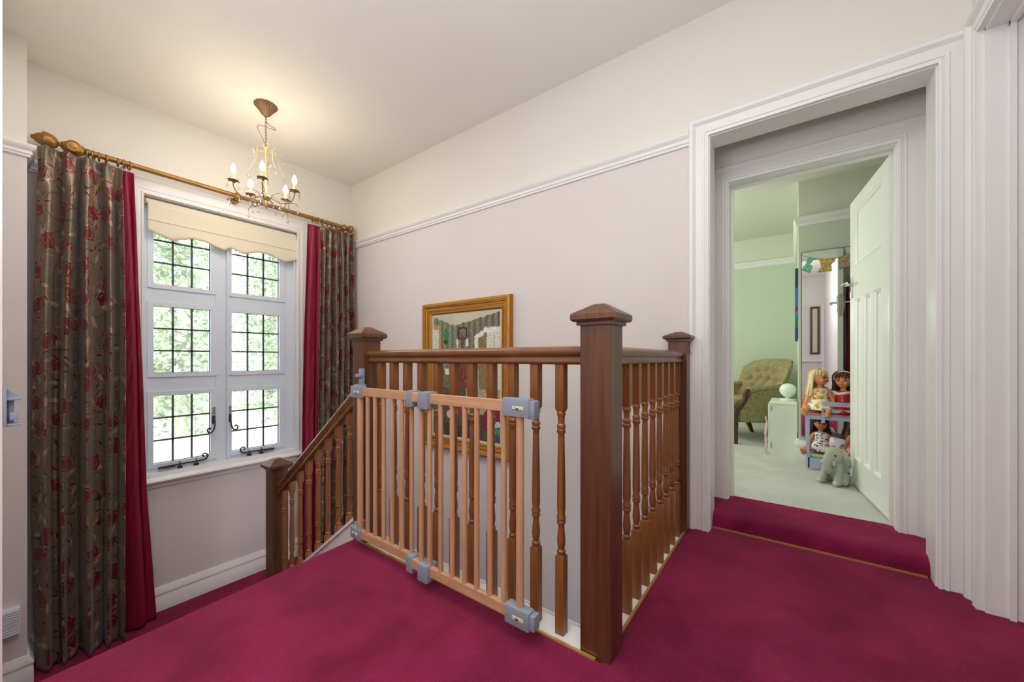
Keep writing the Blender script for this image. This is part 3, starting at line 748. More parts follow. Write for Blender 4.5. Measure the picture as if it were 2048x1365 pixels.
# ------------------------------------------------------------------ painting
from mathutils import noise as MN
def paint(u, v):
    r = .5+.6*MN.noise((u*95, v*120, .3)); u += .010*MN.noise((u*22, v*26, 5)); v += .008*MN.noise((u*24, v*24, 9))
    def e(cx, cy, a, b): return ((u-cx)/a)**2+((v-cy)/b)**2 < 1
    st = .5+.5*math.sin(u*75)
    ceil_line = .085*min(1, u/.34) if u < .34 else .085*(1-(u-.34)/.66)
    if v < ceil_line: return (188, 188, 166) if u < .34 else (198, 194, 172)
    c = tuple(a+(b-a)*st for a, b in zip((92, 108, 86), (126, 138, 112))) if u < .34 else tuple(a+(b-a)*st for a, b in zip((92, 90, 76), (132, 128, 108)))
    if u < .13 and .07 < v < .33: c = (176, 136, 70) if u > .09 or v < .11 else (196, 206, 190)
    if e(.21, .16, .035, .06): c = (48, 120, 72)
    if e(.21, .22, .035, .02): c = (70, 44, 34)
    if .40 < u < .54 and .10+.02*(u-.4) < v < .20: c = (36, 34, 34) if not (.42 < u < .52 and .115 < v < .185) else (120, 104, 76)
    if e(.39, .235, .02, .04) or e(.54, .235, .022, .045): c = (214, 214, 206) if r > .3 else (90, 90, 90)
    if e(.465, .22, .022, .06): c = (92, 58, 36)
    if .38 < u < .58 and v > .275: c = (60, 36, 30) if v < .34 else ((150, 60, 50) if r > .5 else (66, 44, 40))
    if u > .645:
        top = .115+.22*max(0, (.78-u))**1.2*2.2+ (0 if u > .78 else .02)
        if v > top and v < .60: c = (222, 220, 206)
        if v > top+.04 and .70 < u and v < .60: c = (206, 214, 200) if u > .82 else ((150, 110, 70) if r > .5 else (98, 116, 66))
        if u > .84 and v > .17 and abs((u-.92)) < .006: c = (170, 176, 160)
    if .17 < u < .36 and .44 < v < .62: c = (110, 120, 88) if r > .4 else (64, 66, 52)
    if .19 < u < .27 and .44 < v < .49: c = (226, 214, 160)
    if u < .17 and v > .33: c = (92, 106, 80) if v < .6 else (60, 66, 50)
    if v > .60:
        c = (74, 62, 52) if r > .4 else (104, 92, 70)
        if u > .52 and v < .80: c = (176, 168, 142) if r > .35 else (130, 118, 96)
        if e(.36, .74, .16, .075): c = (150, 34, 42)
        if e(.41, .71, .06, .03): c = (220, 214, 200)
        if e(.33, .78, .07, .02): c = (44, 90, 96)
        if e(.26, .82, .04, .03): c = (190, 196, 206)
        if v > .9 and u < .6: c = (58, 54, 42) if r > .3 else (96, 70, 54)
        if e(.92, .84, .17, .10): c = (128, 24, 44)
        if e(.93, .86, .09, .025): c = (186, 206, 200)
        if e(.94, .92, .10, .03): c = (74, 140, 100)
        if e(.94, .97, .10, .03): c = (52, 84, 96)
    j = 30*MN.noise((u*34, v*90, 2))+12*MN.noise((u*130, v*130, 4))
    return tuple(max(0, min(255, q+j)) for q in c)
ya, yb, za, zb = 2.705, 1.708, .168, 1.440
t = thing('framed_painting', 'large gilt framed oil painting of a parlour on the wall behind the banister', 'painting', (XB-.02, 2.2, za))
fw = .100
PF = [(0, .014), (.006, .020), (.010, .014), (.016, .018), (.03, .02), (.04, .026), (.052, .024), (.062, .034), (.08, .040), (.094, .036), (.1, .026), (.1, 0), (0, 0)]
mp = lambda a, b, h: (XB-.004-h, a, b)
m = MB(); m.casing(PF, yb+fw, ya-fw, za+fw, zb-fw, mp, True); fo = m.build('frame', M['gold'], t, 30)
m = MB(); m.casing([(.066, .036), (.072, .043), (.084, .046), (.094, .040), (.09, .034)], yb+fw, ya-fw, za+fw, zb-fw, mp, True); m.build('carved_border', M['gold_orn'], fo, 40)
m = MB(); m.casing([(.006, .018), (.009, .025), (.015, .025), (.018, .018)], yb+fw, ya-fw, za+fw, zb-fw, mp, True); m.build('bead_border', M['gold_orn'], fo, 40)
m = MB(); m.casing([(0, .012), (0, .008), (-.022, .006), (-.022, .004), (0, .004)], yb+fw, ya-fw, za+fw, zb-fw, mp, True); m.build('slip', M['slip'], t)
nu, nv = 190, 246; m = MB(); y0_, y1_, z0_, z1_ = ya-fw-.02, yb+fw+.02, zb-fw-.02, za+fw+.02
m.grid(lambda u, v: Vector((XB-.011, y0_+(y1_-y0_)*u, z0_+(z1_-z0_)*v)), nu, nv)
cv = m.build('canvas', M['canvas'], t); me = cv.data; ca = me.color_attributes.new('Col', 'FLOAT_COLOR', 'POINT')
for i, v in enumerate(me.vertices):
    u = (v.co.y-y0_)/(y1_-y0_); w = (v.co.z-z0_)/(z1_-z0_); ca.data[i].color = (*lin(paint(u, w)), 1)

# ------------------------------------------------------------------ chandelier
CX, CY = 1.20, 3.19
t = thing('chandelier', 'small five-arm gilt chandelier with glass drops hanging from the ceiling by a chain', 'chandelier', (CX, CY, H))
m = MB(); n = 80; pr = [(.012, -.085), (.02, -.08), (.03, -.07), (.045, -.045), (.058, -.025), (.072, -.012), (.074, -.004), (.03, -.001)]
m.rings([[Vector((CX+r*(1+(.07 if i > 2 else .04)*math.cos(j*2*PI/n*20))*math.cos(2*PI*j/n), CY+r*(1+(.07 if i > 2 else .04)*math.cos(j*2*PI/n*20))*math.sin(2*PI*j/n), H+h)) for j in range(n)] for i, (r, h) in enumerate(pr)])
m.build('ceiling_rose', M['bronze'], t, 'all')
m = MB()
for i in range(9):
    z = H-.095-i*.0245; q = i % 2
    m.tube([(CX+(0 if q else .006*math.cos(a)), CY+(.006*math.cos(a) if q else 0), z+.016*math.sin(a)) for a in [2*PI*k/12 for k in range(12)]], .0018, 6, closed=True)
m.build('chain', M['bronze'], t, True)
m = MB(); m.tube([(CX, CY, H-.085), (CX+.005, CY-.004, H-.13), (CX+.05, CY-.03, H-.165), (CX+.045, CY-.03, H-.175), (CX-.035, CY+.02, H-.16), (CX-.042, CY+.03, H-.19), (CX-.02, CY+.01, H-.25), (CX, CY, H-.31)], .0026, 8, sub=6); m.build('flex', M['bronze'], t, True)
m = MB(); m.tube([(CX+.018*math.cos(a)*.7, CY-.018*math.cos(a)*.7, 2.555+.02*math.sin(a)) for a in [2*PI*k/16 for k in range(16)]], .003, 6, closed=True)
m.lathe([(.008, 2.53), (.012, 2.52), (.009, 2.50), (.007, 2.46), (.008, 2.4), (.006, 2.3), (.006, 2.2), (.012, 2.19), (.03, 2.175), (.036, 2.165), (.028, 2.15), (.014, 2.14), (.02, 2.12), (.012, 2.10), (.004, 2.085)], (CX, CY, 0), n=16)
m.build('stem', M['champ'], t, 45)
drops = []
A0 = math.radians(-44.5)
for i in range(5):
    a = A0+i*2*PI/5; ca_, sa_ = math.cos(a), math.sin(a)
    P = lambda r, z: (CX+r*ca_, CY+r*sa_, z)
    m = MB(); m.tube([P(.025, 2.165), P(.06, 2.15), P(.11, 2.125), P(.165, 2.135), P(.196, 2.18), P(.20, 2.225)], .0042, 8, sub=5)
    m.tube([P(.165, 2.135), P(.20, 2.13), P(.225, 2.115), P(.222, 2.10)], [.003, .0015], 6, sub=4)
    ar = m.build('arm', M['bronze'], t, True)
    m = MB()                                   # leaf cup
    for k in range(6):
        b = k*PI/3; d = Vector((math.cos(b), math.sin(b), 0)); e = Vector((-math.sin(b), math.cos(b), 0)); c0 = Vector(P(.20, 2.226))
        pts = [c0+d*.006-e*.008, c0+d*.006+e*.008, c0+d*.026+e*.013+Vector((0, 0, .006)), c0+d*.042+Vector((0, 0, -.002)), c0+d*.026-e*.013+Vector((0, 0, .006))]
        f = [m.bm.verts.new(p) for p in pts]; m.bm.faces.new(f)
    m.lathe([(.006, -.012), (.016, 0), (.018, .006), (.006, .008)], P(.20, 2.224), n=12); m.build('leaf_cup', M['bronze'], ar, mods=[('SOLIDIFY', dict(thickness=.0015))])
    m = MB(); m.cyl(P(.20, 2.232), P(.20, 2.277), .011, n=14); m.build('candle_tube', M['candle'], ar, 40)
    m = MB(); m.lathe([(.009, 0), (.015, .012), (.0175, .026), (.015, .042), (.008, .06), (.002, .07)], P(.20, 2.278), n=16); m.build('bulb', M['bulb'], ar, 'all')
    # upper scrolls
    b = a+PI/5; cb, sb = math.cos(b), math.sin(b); Q = lambda r, z: (CX+r*cb, CY+r*sb, z)
    m = MB(); m.tube([Q(.006, 2.50), Q(.04, 2.515), Q(.075, 2.495), Q(.085, 2.455), Q(.09, 2.41), Q(.12, 2.36)], [.003, .0015], 6, sub=5)
    m.tube([Q(.075, 2.495), Q(.098, 2.515), Q(.115, 2.50)], [.002, .001], 6, sub=4); m.build('scroll', M['champ'], t, True)
    m = MB(); m.tube([P(.03, 2.17), P(.075, 2.20), P(.12, 2.195), P(.14, 2.17)], [.0025, .0012], 6, sub=5); m.build('scroll', M['bronze'], t, True)
    drops += [P(.222, 2.095), P(.165, 2.125), P(.235, 2.215), P(.165, 2.215), Q(.115, 2.495), Q(.12, 2.355), P(.14, 2.165), P(.10, 2.115), Q(.05, 2.14), Q(.03, 2.45-.05*(i % 3))]
d0 = None
for i, p in enumerate(drops):
    if d0 is None:
        m = MB(); m.lathe([(.001, 0), (.0018, -.006), (.004, -.010), (.001, -.014), (.003, -.02), (.0072, -.034), (.006, -.042), (.001, -.048)], n=8); d0 = m.build('crystal_drop', M['crystal'], t); d0.location = Vector(p)-t.location
    else: copy_part(d0, t, Vector(p)-t.location)

# ------------------------------------------------------------------ bedroom things
# wall mirror on the chimney breast
t = thing('wall_mirror', 'tall frameless mirror on the green chimney breast behind the doll bunk bed', 'mirror', (XM-.012, -.4, .3))
m = MB(); m.box((XM-.014, -.95, .30), (XM-.004, -.062, 1.84)); m.build('glass', M['mirror'], t)
m = MB(); m.casing([(0, 0), (0, .011), (.004, .013), (.006, 0)], -.95, -.062, .30, 1.84, lambda a, b, h: (XM-.004-h, a, b), True); m.build('edge', M['hinge'], t)
# bunting
t = thing('bunting', 'string of three patterned fabric flags draped across the top of the mirror', 'bunting', (XM-.03, -.2, 1.75))
m = MB(); m.tube([(XM-.004, -.06, 1.82), (XM-.016, -.066, 1.818), (XM-.022, -.10, 1.80), (XM-.022, -.2, 1.765), (XM-.022, -.36, 1.77)], .002, 6, sub=5); m.build('string', M['champ'], t)
def flag(pts, mat, x):
    m = MB(); m.prism([(a, b) for a, b in pts], lambda a, b, h: Vector((x+h, a, b)), 0, .004); m.build('flag', mat, t)
flag([(-.105, 1.80), (-.145, 1.785), (-.115, 1.735), (-.135, 1.715), (-.115, 1.665), (-.06, 1.70), (-.085, 1.74)], dotted('green_flag', (120, 200, 160), [(40, 120, 90), (180, 230, 200)], 110), XM-.030)
flag([(-.175, 1.775), (-.285, 1.765), (-.275, 1.74), (-.25, 1.72), (-.255, 1.665), (-.165, 1.665), (-.19, 1.71)], dotted('yellow_flag', (214, 190, 110), [(200, 140, 40), (120, 130, 70), (230, 220, 180)], 90), XM-.032)
flag([(-.30, 1.77), (-.42, 1.775), (-.415, 1.72), (-.38, 1.69), (-.30, 1.67)], dotted('brown_flag', (190, 160, 130), [(110, 80, 70), (210, 190, 160), (130, 60, 60)], 150), XM-.034)
# blue canvas on the side of the breast
m = MB(); m.box((4.20, -.04, 1.13), (4.95, -.018, 1.75), .002)
tag(m.build('canvas_picture', M['blue'], None), 'unframed blue abstract canvas seen edge-on beside the mirror', 'picture')

# armchair
def armchair():
    t = thing('armchair', 'olive velvet button-back armchair with dark wooden front legs in the bedroom', 'armchair', (4.905, .465, ZB), math.radians(41))
    # faces local +Y, front edge at y=.28
    W = .33
    m = MB(); m.box((-W+.06, -.24, .22), (W-.06, .29, .345), .02); m.build('seat_base', M['olive'], t, 40, True)
    m = MB(); m.box((-W+.07, -.22, .345), (W-.07, .315, .45), .035); m.build('seat_cushion', M['olive'], t, 60, True)
    for sx in (-1, 1):
        m = MB(); m.prism([(-.30, .20), (.25, .22), (.255, .33), (.16, .42), (.12, .53), (-.05, .545), (-.30, .56)], lambda y, z, h: Vector((sx*h, y, z)), W-.055, W)
        bmesh.ops.bevel(m.bm, geom=list(m.bm.edges), offset=.012, segments=2, affect='EDGES'); m.tube([(sx*(W-.03), .13, .545), (sx*(W-.03), -.05, .56), (sx*(W-.035), -.28, .58)], .034, 12, sub=4)
        m.build('arm', M['olive'], t, 50, True)
        m = MB(); x = sx*(W-.02)
        P = [Vector((x, .14, .56)), Vector((x, .165, .52)), Vector((x, .17, .47)), Vector((x, .20, .42)), Vector((x, .265, .36)), Vector((x, .295, .29)), Vector((x, .29, .2)), Vector((x, .285, .1)), Vector((x, .28, 0))]
        P = spline(P, 4); k = len(P)
        m.rings([[p+Vector((dx*w_, dy*w_, 0)) for dx, dy in ((-1, -1), (1, -1), (1, 1), (-1, 1))] for p, w_ in [(q, .017+.012*math.exp(-((i/k-.6)/.22)**2)) for i, q in enumerate(P)]])
        m.build('front_leg', M['dark_wood'], t, 40, True)
        m = MB(); m.rings([[Vector((sx*(W-.07)+dx, y+dy, z)) for dx, dy in ((-w_, -w_), (w_, -w_), (w_, w_), (-w_, w_))] for y, z, w_ in ((-.25, .24, .024), (-.28, .12, .02), (-.33, 0, .015))])
        m.build('rear_leg', M['dark_wood'], t, local=True)
    # back
    bt = [(-.13, .73), (0, .745), (.13, .73), (-.2, .645), (-.065, .65), (.065, .65), (.2, .645), (-.13, .56), (0, .56), (.13, .56), (-.065, .48), (.065, .48)]
    def bf(u, v, back=0):
        z = .36+v*.50; hw = .245+.10*math.sin(min(1, v*1.25)*PI/2)-.05*max(0, (v-.82)/.18)**2
        s_ = u*2-1; x = s_*hw
        y = -.20-.17*v + .075*abs(s_)**2.6 - .05*max(0, (v-.8)/.2)**2
        if not back:
            dm = sum(math.exp(-(((x-bx)**2+(z-bz)**2)/.0011)) for bx, bz in bt)
            y += .035*(1-abs(s_)**4)*(1-((v-.5)*2)**6) - .042*min(1, dm)
            y += .0
        else: y -= .085*(1-abs(s_)**6*.6)*(1-.5*max(0, v-.85)/.15)
        return Vector((x, y, z-.03*abs(s_)**3*v))
    m = MB(); m.grid(lambda u, v: bf(u, v), 60, 50); m.grid(lambda u, v: bf(u, v, 1), 20, 16)
    for e0, e1, par in ((lambda q: bf(0, q), lambda q: bf(0, q, 1), 0), (lambda q: bf(1, q), lambda q: bf(1, q, 1), 0), (lambda q: bf(q, 1), lambda q: bf(q, 1, 1), 1)):
        m.grid(lambda u, v: e0(v).lerp(e1(v), u)+Vector((0, 0, .012*math.sin(PI*u) if par else 0)), 6, 30)
    bmesh.ops.remove_doubles(m.bm, verts=m.bm.verts, dist=.0008)
    bk = m.build('backrest', M['olive'], t, 'all', True)
    m = MB()
    for x, z in bt:
        p = bf((x/.33+1)/2, (z-.36)/.5); m.ell((x, p.y+.004, z), (.009, .005, .009), n=1)
    m.build('buttons', M['olive'], bk, True, True)
armchair()

# small cabinet with globe lamp
t = thing('bedside_cabinet', 'small pale green painted cabinet beside the armchair carrying a globe lamp', 'cabinet', (4.30, .06, ZB))
cx0, cx1, cy0, cy1 = 4.125, 4.46, -.032, .166
m = MB(); m.box((cx0, cy0, ZB), (cx1, cy1, ZB+.47)); m.build('carcass', M['cabinet'], t)
m = MB(); m.rings([[Vector((cx0-.006, cy0-.0, ZB+.47)), Vector((cx1, cy0, ZB+.47)), Vector((cx1, cy1+.006, ZB+.47)), Vector((cx0-.006, cy1+.006, ZB+.47))], [Vector((cx0+.012, cy0+.004, ZB+.492)), Vector((cx1, cy0+.004, ZB+.492)), Vector((cx1, cy1-.006, ZB+.492)), Vector((cx0+.012, cy1-.006, ZB+.492))]]); m.build('cabinet_top', M['cabinet'], t)
for z in (.40, .07):
    m = MB(); m.box((cx0-.003, cy1-.014, ZB+z), (cx0+.001, cy1-.008, ZB+z+.045)); m.build('hinge', M['hinge'], t)
m = MB(); m.box((cx0+.01, cy1, ZB+.02), (cx1-.01, cy1+.014, ZB+.46), .003); m.build('door', M['cabinet'], t)
t = thing('globe_lamp', 'white opal globe table lamp standing on the pale green cabinet', 'lamp', (4.30, .035, ZB+.492))
L = (4.27, .035, ZB+.492)
m = MB(); m.lathe([(.058, 0), (.06, .004), (.06, .012), (.054, .016), (.03, .018)], L, n=28); m.build('lamp_base', M['opal'], t, 40)
m = MB(); m.lathe([(.021, .016), (.020, .03), (.034, .036), (.053, .055), (.063, .078), (.065, .096), (.059, .12), (.043, .140), (.022, .151), (.001, .154)], L, n=32); m.build('lamp_shade', M['opal'], t, 'all')
t = thing('ribbon_toy', 'bunch of pink ribbons hanging on the front of the pale green cabinet', 'ribbon', (4.16, .175, .30))
for i in range(4):
    m = MB(); x = 4.135+.016*i; zt = .43-.06*i
    m.tube([(x+R.uniform(-.006, .006), .183+R.uniform(.002, .022), zt-k*.034) for k in range(6)], .006, 6, sub=3); m.build('ribbon', M['pinkrib'], t, True)

# doll bunk bed
BX0, BX1, BY0, BY1 = 3.785, 4.005, -.66, -.088
t = thing('doll_bunk_bed', 'lavender painted toy bunk bed holding dolls in front of the mirror', 'toy bed', (3.9, -.37, ZB))
for x in (BX0, BX1-.022):
    for y in (BY0, BY1-.02):
        m = MB(); m.box((x, y, ZB), (x+.022, y+.02, ZB+.49 if x == BX0 else ZB+.46), .002); m.build('post', M['lav'], t)
m = MB(); m.box((BX0-.002, BY0, .478), (BX0+.014, BY1, .506)); m.box((BX1-.014, BY0, .478), (BX1, BY1, .506)); m.box((BX0, BY0, .485), (BX1, BY1, .497)); m.build('upper_frame', M['lav'], t)
m = MB(); m.box((BX0-.006, BY0, .585), (BX0+.006, -.18, .618)); m.box((BX0-.006, BY0, .535), (BX0+.006, -.19, .562)); m.box((BX0-.010, -.20, .455), (BX0+.004, -.178, .618)); m.build('guard_rail', M['lav'], t)
m = MB(); m.box((BX0+.004, BY0+.02, .165), (BX1, BY1-.02, .178)); m.box((BX0, BY0+.01, .095), (BX0+.012, BY1-.01, .178)); m.box((BX1-.012, BY0, .20), (BX1, BY1, .27)); m.build('lower_frame', M['lav'], t)
m = MB(); m.box((BX0-.004, BY0+.03, .098), (BX0+.01, BY1-.03, .142), .002); m.box((BX0-.006, BY0+.03, .142), (BX0+.01, BY1-.03, .147)); m.build('drawer', M['lav'], t)
m = MB(); m.box((BX0+.012, BY0+.02, .497), (BX1-.012, BY1-.02, .525), .008); m.build('upper_mattress', M['pinkfab'], t, 40)
m = MB(); m.box((BX0+.012, BY0+.02, .178), (BX1-.012, BY1-.02, .205), .008); m.build('lower_mattress', M['greenfab'], t, 40)

def doll(name, label, loc, rz, skin, hair, dress, hairstyle, head_turn=0, legs=((.05, .17, .02), (-.05, .17, .02)), arms=((.095, .05, .035), (-.095, .05, .035)), lean=0, extra=None):
    t = thing(name, label, 'doll', loc, rz, 'dolls on the bunk bed')
    hc = Vector((0, lean, .275))
    Rh = Matrix.Rotation(head_turn, 3, 'Z')
    m = MB()
    m.ell(hc, (.048, .050, .056), n=3); m.ell(hc+Rh @ Vector((0, .016, -.022)), (.036, .034, .034), n=3); m.ell(hc+Rh @ Vector((0, .052, -.008)), .0075)
    for sx in (-1, 1): m.ell(hc+Rh @ Vector((sx*.049, -.002, -.005)), (.006, .011, .014)); m.ell(hc+Rh @ Vector((sx*.022, .036, -.02)), .016)
    m.capsule((0, 0, .18), hc-Vector((0, 0, .04)), .02, .019)
    m.capsule((0, 0, .05), (0, 0, .16), .048, .042); m.capsule((-.04, 0, .17), (.04, 0, .17), .024, .024)
    for (ax, ay, az), sx in zip(arms, (1, -1)):
        el = Vector((sx*.078, .012, .11)); m.capsule((sx*.052, 0, .172), el, .0185, .0165); m.capsule(el, (ax, ay, az), .0165, .012)
        h = Vector((ax, ay, az)); d = (h-el).normalized(); m.ell(h+d*.012, (.013, .013, .013))
        for q in (-1, 0, 1): m.capsule(h+d*.016+Vector((0, q*.006, 0)), h+d*.034+Vector((0, q*.008, -.003)), .0048, .004, 6)
        m.capsule(h+d*.006+Vector((-sx*.01, .004, 0)), h+d*.02+Vector((-sx*.016, .008, 0)), .005, .004, 6)
    for (kx, ky, kz), sx in zip(legs, (1, -1)):
        kn = Vector((kx*1.1, ky*.55, .035+kz*.2)); an = Vector((kx*1.35, ky, kz))
        m.capsule((sx*.03, .01, .035), kn, .032, .026); m.capsule(kn, an, .026, .019)
        m.capsule(an, an+Vector((kx*.15, .012, .034)), .019, .015)
    body = m.build('body', skin, t, 'all', True, mods=[('REMESH', dict(mode='VOXEL', voxel_size=.0042, use_smooth_shade=True)), ('SMOOTH', dict(factor=.5, iterations=4))])
    for sx in (-1, 1):
        q = MB(); q.ell(hc+Rh @ Vector((sx*.019, .0455, .004)), (.0075, .004, .0065), n=2); q.build('eye', M['eye'], t, 'all', True)
        q = MB(); q.tube([hc+Rh @ Vector((sx*.011, .050, .018)), hc+Rh @ Vector((sx*.02, .049, .0205)), hc+Rh @ Vector((sx*.029, .043, .017))], .0016, 6); q.build('eyebrow', hair, t, True, True)
    q = MB(); q.tube([hc+Rh @ Vector((-.011, .046, -.026)), hc+Rh @ Vector((0, .0515, -.029)), hc+Rh @ Vector((.011, .046, -.026))], .003, 6, sub=3); q.build('mouth', M['lip'], t, True, True)
    # hair: a cap and many locks
    m = MB(); rr = random.Random(len(label)); m.ell(hc+Rh @ Vector((0, -.012, .012)), (.054, .052, .054), n=3)
    N = 46
    for i in range(N):
        a = PI*(.0+1.0*i/(N-1)); a = -a
        o_ = Vector((math.cos(a)*.05, math.sin(a)*.048-.008, .012+.02*rr.random()))
        s0 = Vector((o_.x*.45, o_.y*.5, .058)); L = hairstyle[0]*rr.uniform(.8, 1.1); sp = hairstyle[1]
        e1 = Vector((o_.x*(1.0+sp*.5), o_.y*1.05-.004, -.03)); e2 = Vector((o_.x*(1+sp)+rr.uniform(-.02, .02)*sp*2, o_.y*(1.1+sp*.4)-.004, -L))
        m.tube([hc+Rh @ s0, hc+Rh @ o_*1.04, hc+Rh @ e1, hc+Rh @ e2], [.010, .006], 6, sub=3)
    for i in range(9):                          # fringe
        a = -PI*.05+PI*1.1*i/8
        m.tube([hc+Rh @ Vector((0, -.01, .064)), hc+Rh @ Vector((math.cos(a)*.036, math.sin(a)*.036, .052)), hc+Rh @ Vector((math.cos(a)*.0505, math.sin(a)*.0465, .024-.004*(i % 2)))], [.010, .007], 6, sub=3)
    m.build('hair', hair, t, True, True)
    # dress: bodice and spreading skirt
    m = MB(); n = 36
    rg = lambda rx, ry, z, y=0, w=0: [Vector((rx*(1+w*math.cos(9*2*PI*j/n))*math.cos(2*PI*j/n), y+ry*(1+w*math.cos(9*2*PI*j/n))*math.sin(2*PI*j/n), z)) for j in range(n)]
    m.rings([rg(.088, .105, .030, .035, .05), rg(.082, .09, .06, .03, .05), rg(.062, .058, .095, .008, .03), rg(.052, .048, .115), rg(.054, .047, .15), rg(.056, .040, .178), rg(.040, .030, .195)], cap=False)
    m.build('dress', dress, t, 'all', True, mods=[('SOLIDIFY', dict(thickness=.002))])
    if extra: extra(t, hc, Rh)
    return t
def band(t, hc, Rh):
    m = MB(); m.tube([hc+Rh @ Vector((.056*math.cos(a), .004+.0*a, .006+.064*math.sin(a))) for a in [PI*k/14 for k in range(15)]], .005, 6); m.build('hairband', M['champ'], t, True, True)
def fur(t, hc, Rh):
    m = MB(); m.tube([(.058*math.cos(a), .042*math.sin(a), .178+.006*math.cos(3*a)) for a in [2*PI*k/24 for k in range(24)]], .012, 8, closed=True); m.build('fur_collar', M['fur'], t, True, True)
    m = MB(); m.tube([hc+Rh @ Vector((.057*math.cos(a), .0, .006+.066*math.sin(a))) for a in [PI*k/14 for k in range(15)]], .006, 6); m.build('hairband', M['fur'], t, True, True)
    for k in range(3):
        m = MB(); m.ell((.012, .049, .10+.025*k), .005); m.build('button', M['fur'], t, True, True)
RZ = PI/2
doll('doll', 'blonde doll in an orange and lemon print dress sitting on the top bunk', (3.885, -.172, .523), RZ+.12, M['skin'], M['blonde'], M['dress1'], (.15, .35), .8, ((.085, .135, .0), (-.02, .13, -.005)), ((.10, .03, .06), (-.085, .05, .05)), extra=band)
doll('doll', 'brown-haired doll in a red dress with white fur collar on the top bunk', (3.905, -.318, .505), RZ, M['skin'], M['brown'], M['dress2'], (.09, .2), -.3, ((.05, .075, .02), (-.05, .075, .02)), ((.09, .05, .07), (-.09, .05, .07)), extra=fur)
doll('doll', 'dark-haired doll in a white and green tropical dress on the lower bunk', (3.890, -.180, .205), RZ, M['skin_d'], M['darkbrown'], M['dress3'], (.10, .5), .15, ((.10, .125, -.0), (-.03, .13, .0)), ((.10, .04, .05), (-.09, .05, .05))).scale = (.83, .83, .83)
doll('doll', 'light brown-haired doll in pink half hidden by the door on the lower bunk', (3.895, -.395, .205), RZ, M['skin'], M['lightbrown'], M['dress4'], (.13, .4), .2, ((.08, .12, .0), (-.03, .12, .0)), ((.10, .05, .06), (-.09, .05, .05))).scale = (.83, .83, .83)
m = MB(); m.obox((3.875, -.272, .275), (.05, .10, .12), Matrix.Rotation(.2, 3, 'X'), .02)
tag(m.build('soft_bag', dotted('pink_bag', (236, 226, 230), [(236, 50, 110), (90, 180, 190), (250, 250, 250)], 22), None, 60), 'small pink and white cushion beside the dark-haired doll', 'cushion')

# plush elephant
def elephant():
    t = thing('plush_elephant', 'grey plush elephant sitting on the pale carpet against the open door', 'soft toy', (3.472, -.243, ZB), math.radians(58))
    m = MB()
    m.ell((0, -.01, .085), (.058, .06, .08), Matrix.Rotation(-.12, 3, 'X'), 3); m.ell((0, .03, .195), (.056, .06, .062), None, 3); m.ell((0, .012, .145), (.05, .05, .05), None, 3)
    tr = spline([Vector((0, .065, .205)), Vector((0, .098, .18)), Vector((0, .108, .145)), Vector((0, .102, .115)), Vector((0, .088, .098))], 4)
    for i in range(len(tr)-1): m.capsule(tr[i], tr[i+1], .034-.012*i/len(tr), .034-.012*(i+1)/len(tr), 8)
    for sx in (-1, 1):
        m.capsule((sx*.038, .04, .115), (sx*.052, .075, .026), .025, .026); m.ell((sx*.052, .082, .024), (.026, .03, .024), None, 2)
        m.ell((sx*.052, -.01, .045), (.036, .05, .045), None, 2); m.ell((sx*.070, .03, .028), (.026, .026, .028), None, 2)
    t.scale = (.93, .93, 1)
    m.build('body', M['plush'], t, 'all', True, mods=[('REMESH', dict(mode='VOXEL', voxel_size=.006, use_smooth_shade=True)), ('SMOOTH', dict(factor=.5, iterations=3))])
    for sx in (-1, 1):
        m = MB()
        m.grid(lambda u, v: Vector((sx*(.038+.026*math.sin(PI*u*.5)+.010*math.sin(PI*v)), .0+.03*(1-u)-.07*v*(.4+.6*math.sin(PI*u))-.01, .245-.02*u-.12*v*(.35+.65*math.sin(PI*(.15+.7*u))))), 14, 14)
        m.build('ear', M['plush2'], t, 'all', True, mods=[('SOLIDIFY', dict(thickness=.008, offset=0))])
        m = MB(); m.ell((sx*.037, .076, .207), .0068); m.build('eye', M['eye'], t, 'all', True)
        m = MB(); m.capsule((sx*.03, .088, .165), (sx*.043, .105, .148), .011, .007); m.build('tusk', M['plush2'], t, 'all', True)
        m = MB(); m.ell((sx*.052, .108, .026), (.018, .007, .017), None, 2); m.build('foot_pad', M['plush2'], t, 'all', True)
elephant()

# clothes hanging on the back of the bedroom door (seen in the mirror)
def garment(name, label, mat, x, hw, z0, z1):
    t = thing(name, label, name.split('_')[-1], (x, -.42, z1))
    m = MB()
    def f(u, v): return Vector((x+(u*2-1)*hw*(.55+.45*min(1, v*4))*(1+.25*v), -.425-.03*math.sin(PI*u)-.008*math.sin(u*22+v*3)*v+(x-3.2)*.11, z1+(z0-z1)*v-.03*abs(u*2-1)*(1 if v < .1 else .6)))
    m.grid(f, 40, 30); m.build('cloth', mat, t, 'all', mods=[('SOLIDIFY', dict(thickness=.012, offset=0))])
    m = MB(); m.tube([(x, -.43+(x-3.2)*.11, z1+.05), (x+.015, -.43+(x-3.2)*.11, z1+.04), (x, -.43+(x-3.2)*.11, z1-.01)], .003, 6, sub=4); m.build('hook', M['chrome'], t)
garment('red_dress', 'long red dress hanging on the back of the bedroom door, seen in the mirror', M['redcloth'], 3.44, .07, .75, 1.66)
garment('black_coat', 'black sparkly coat hanging behind the red dress on the bedroom door', M['blackcloth'], 3.26, .08, .62, 1.70)

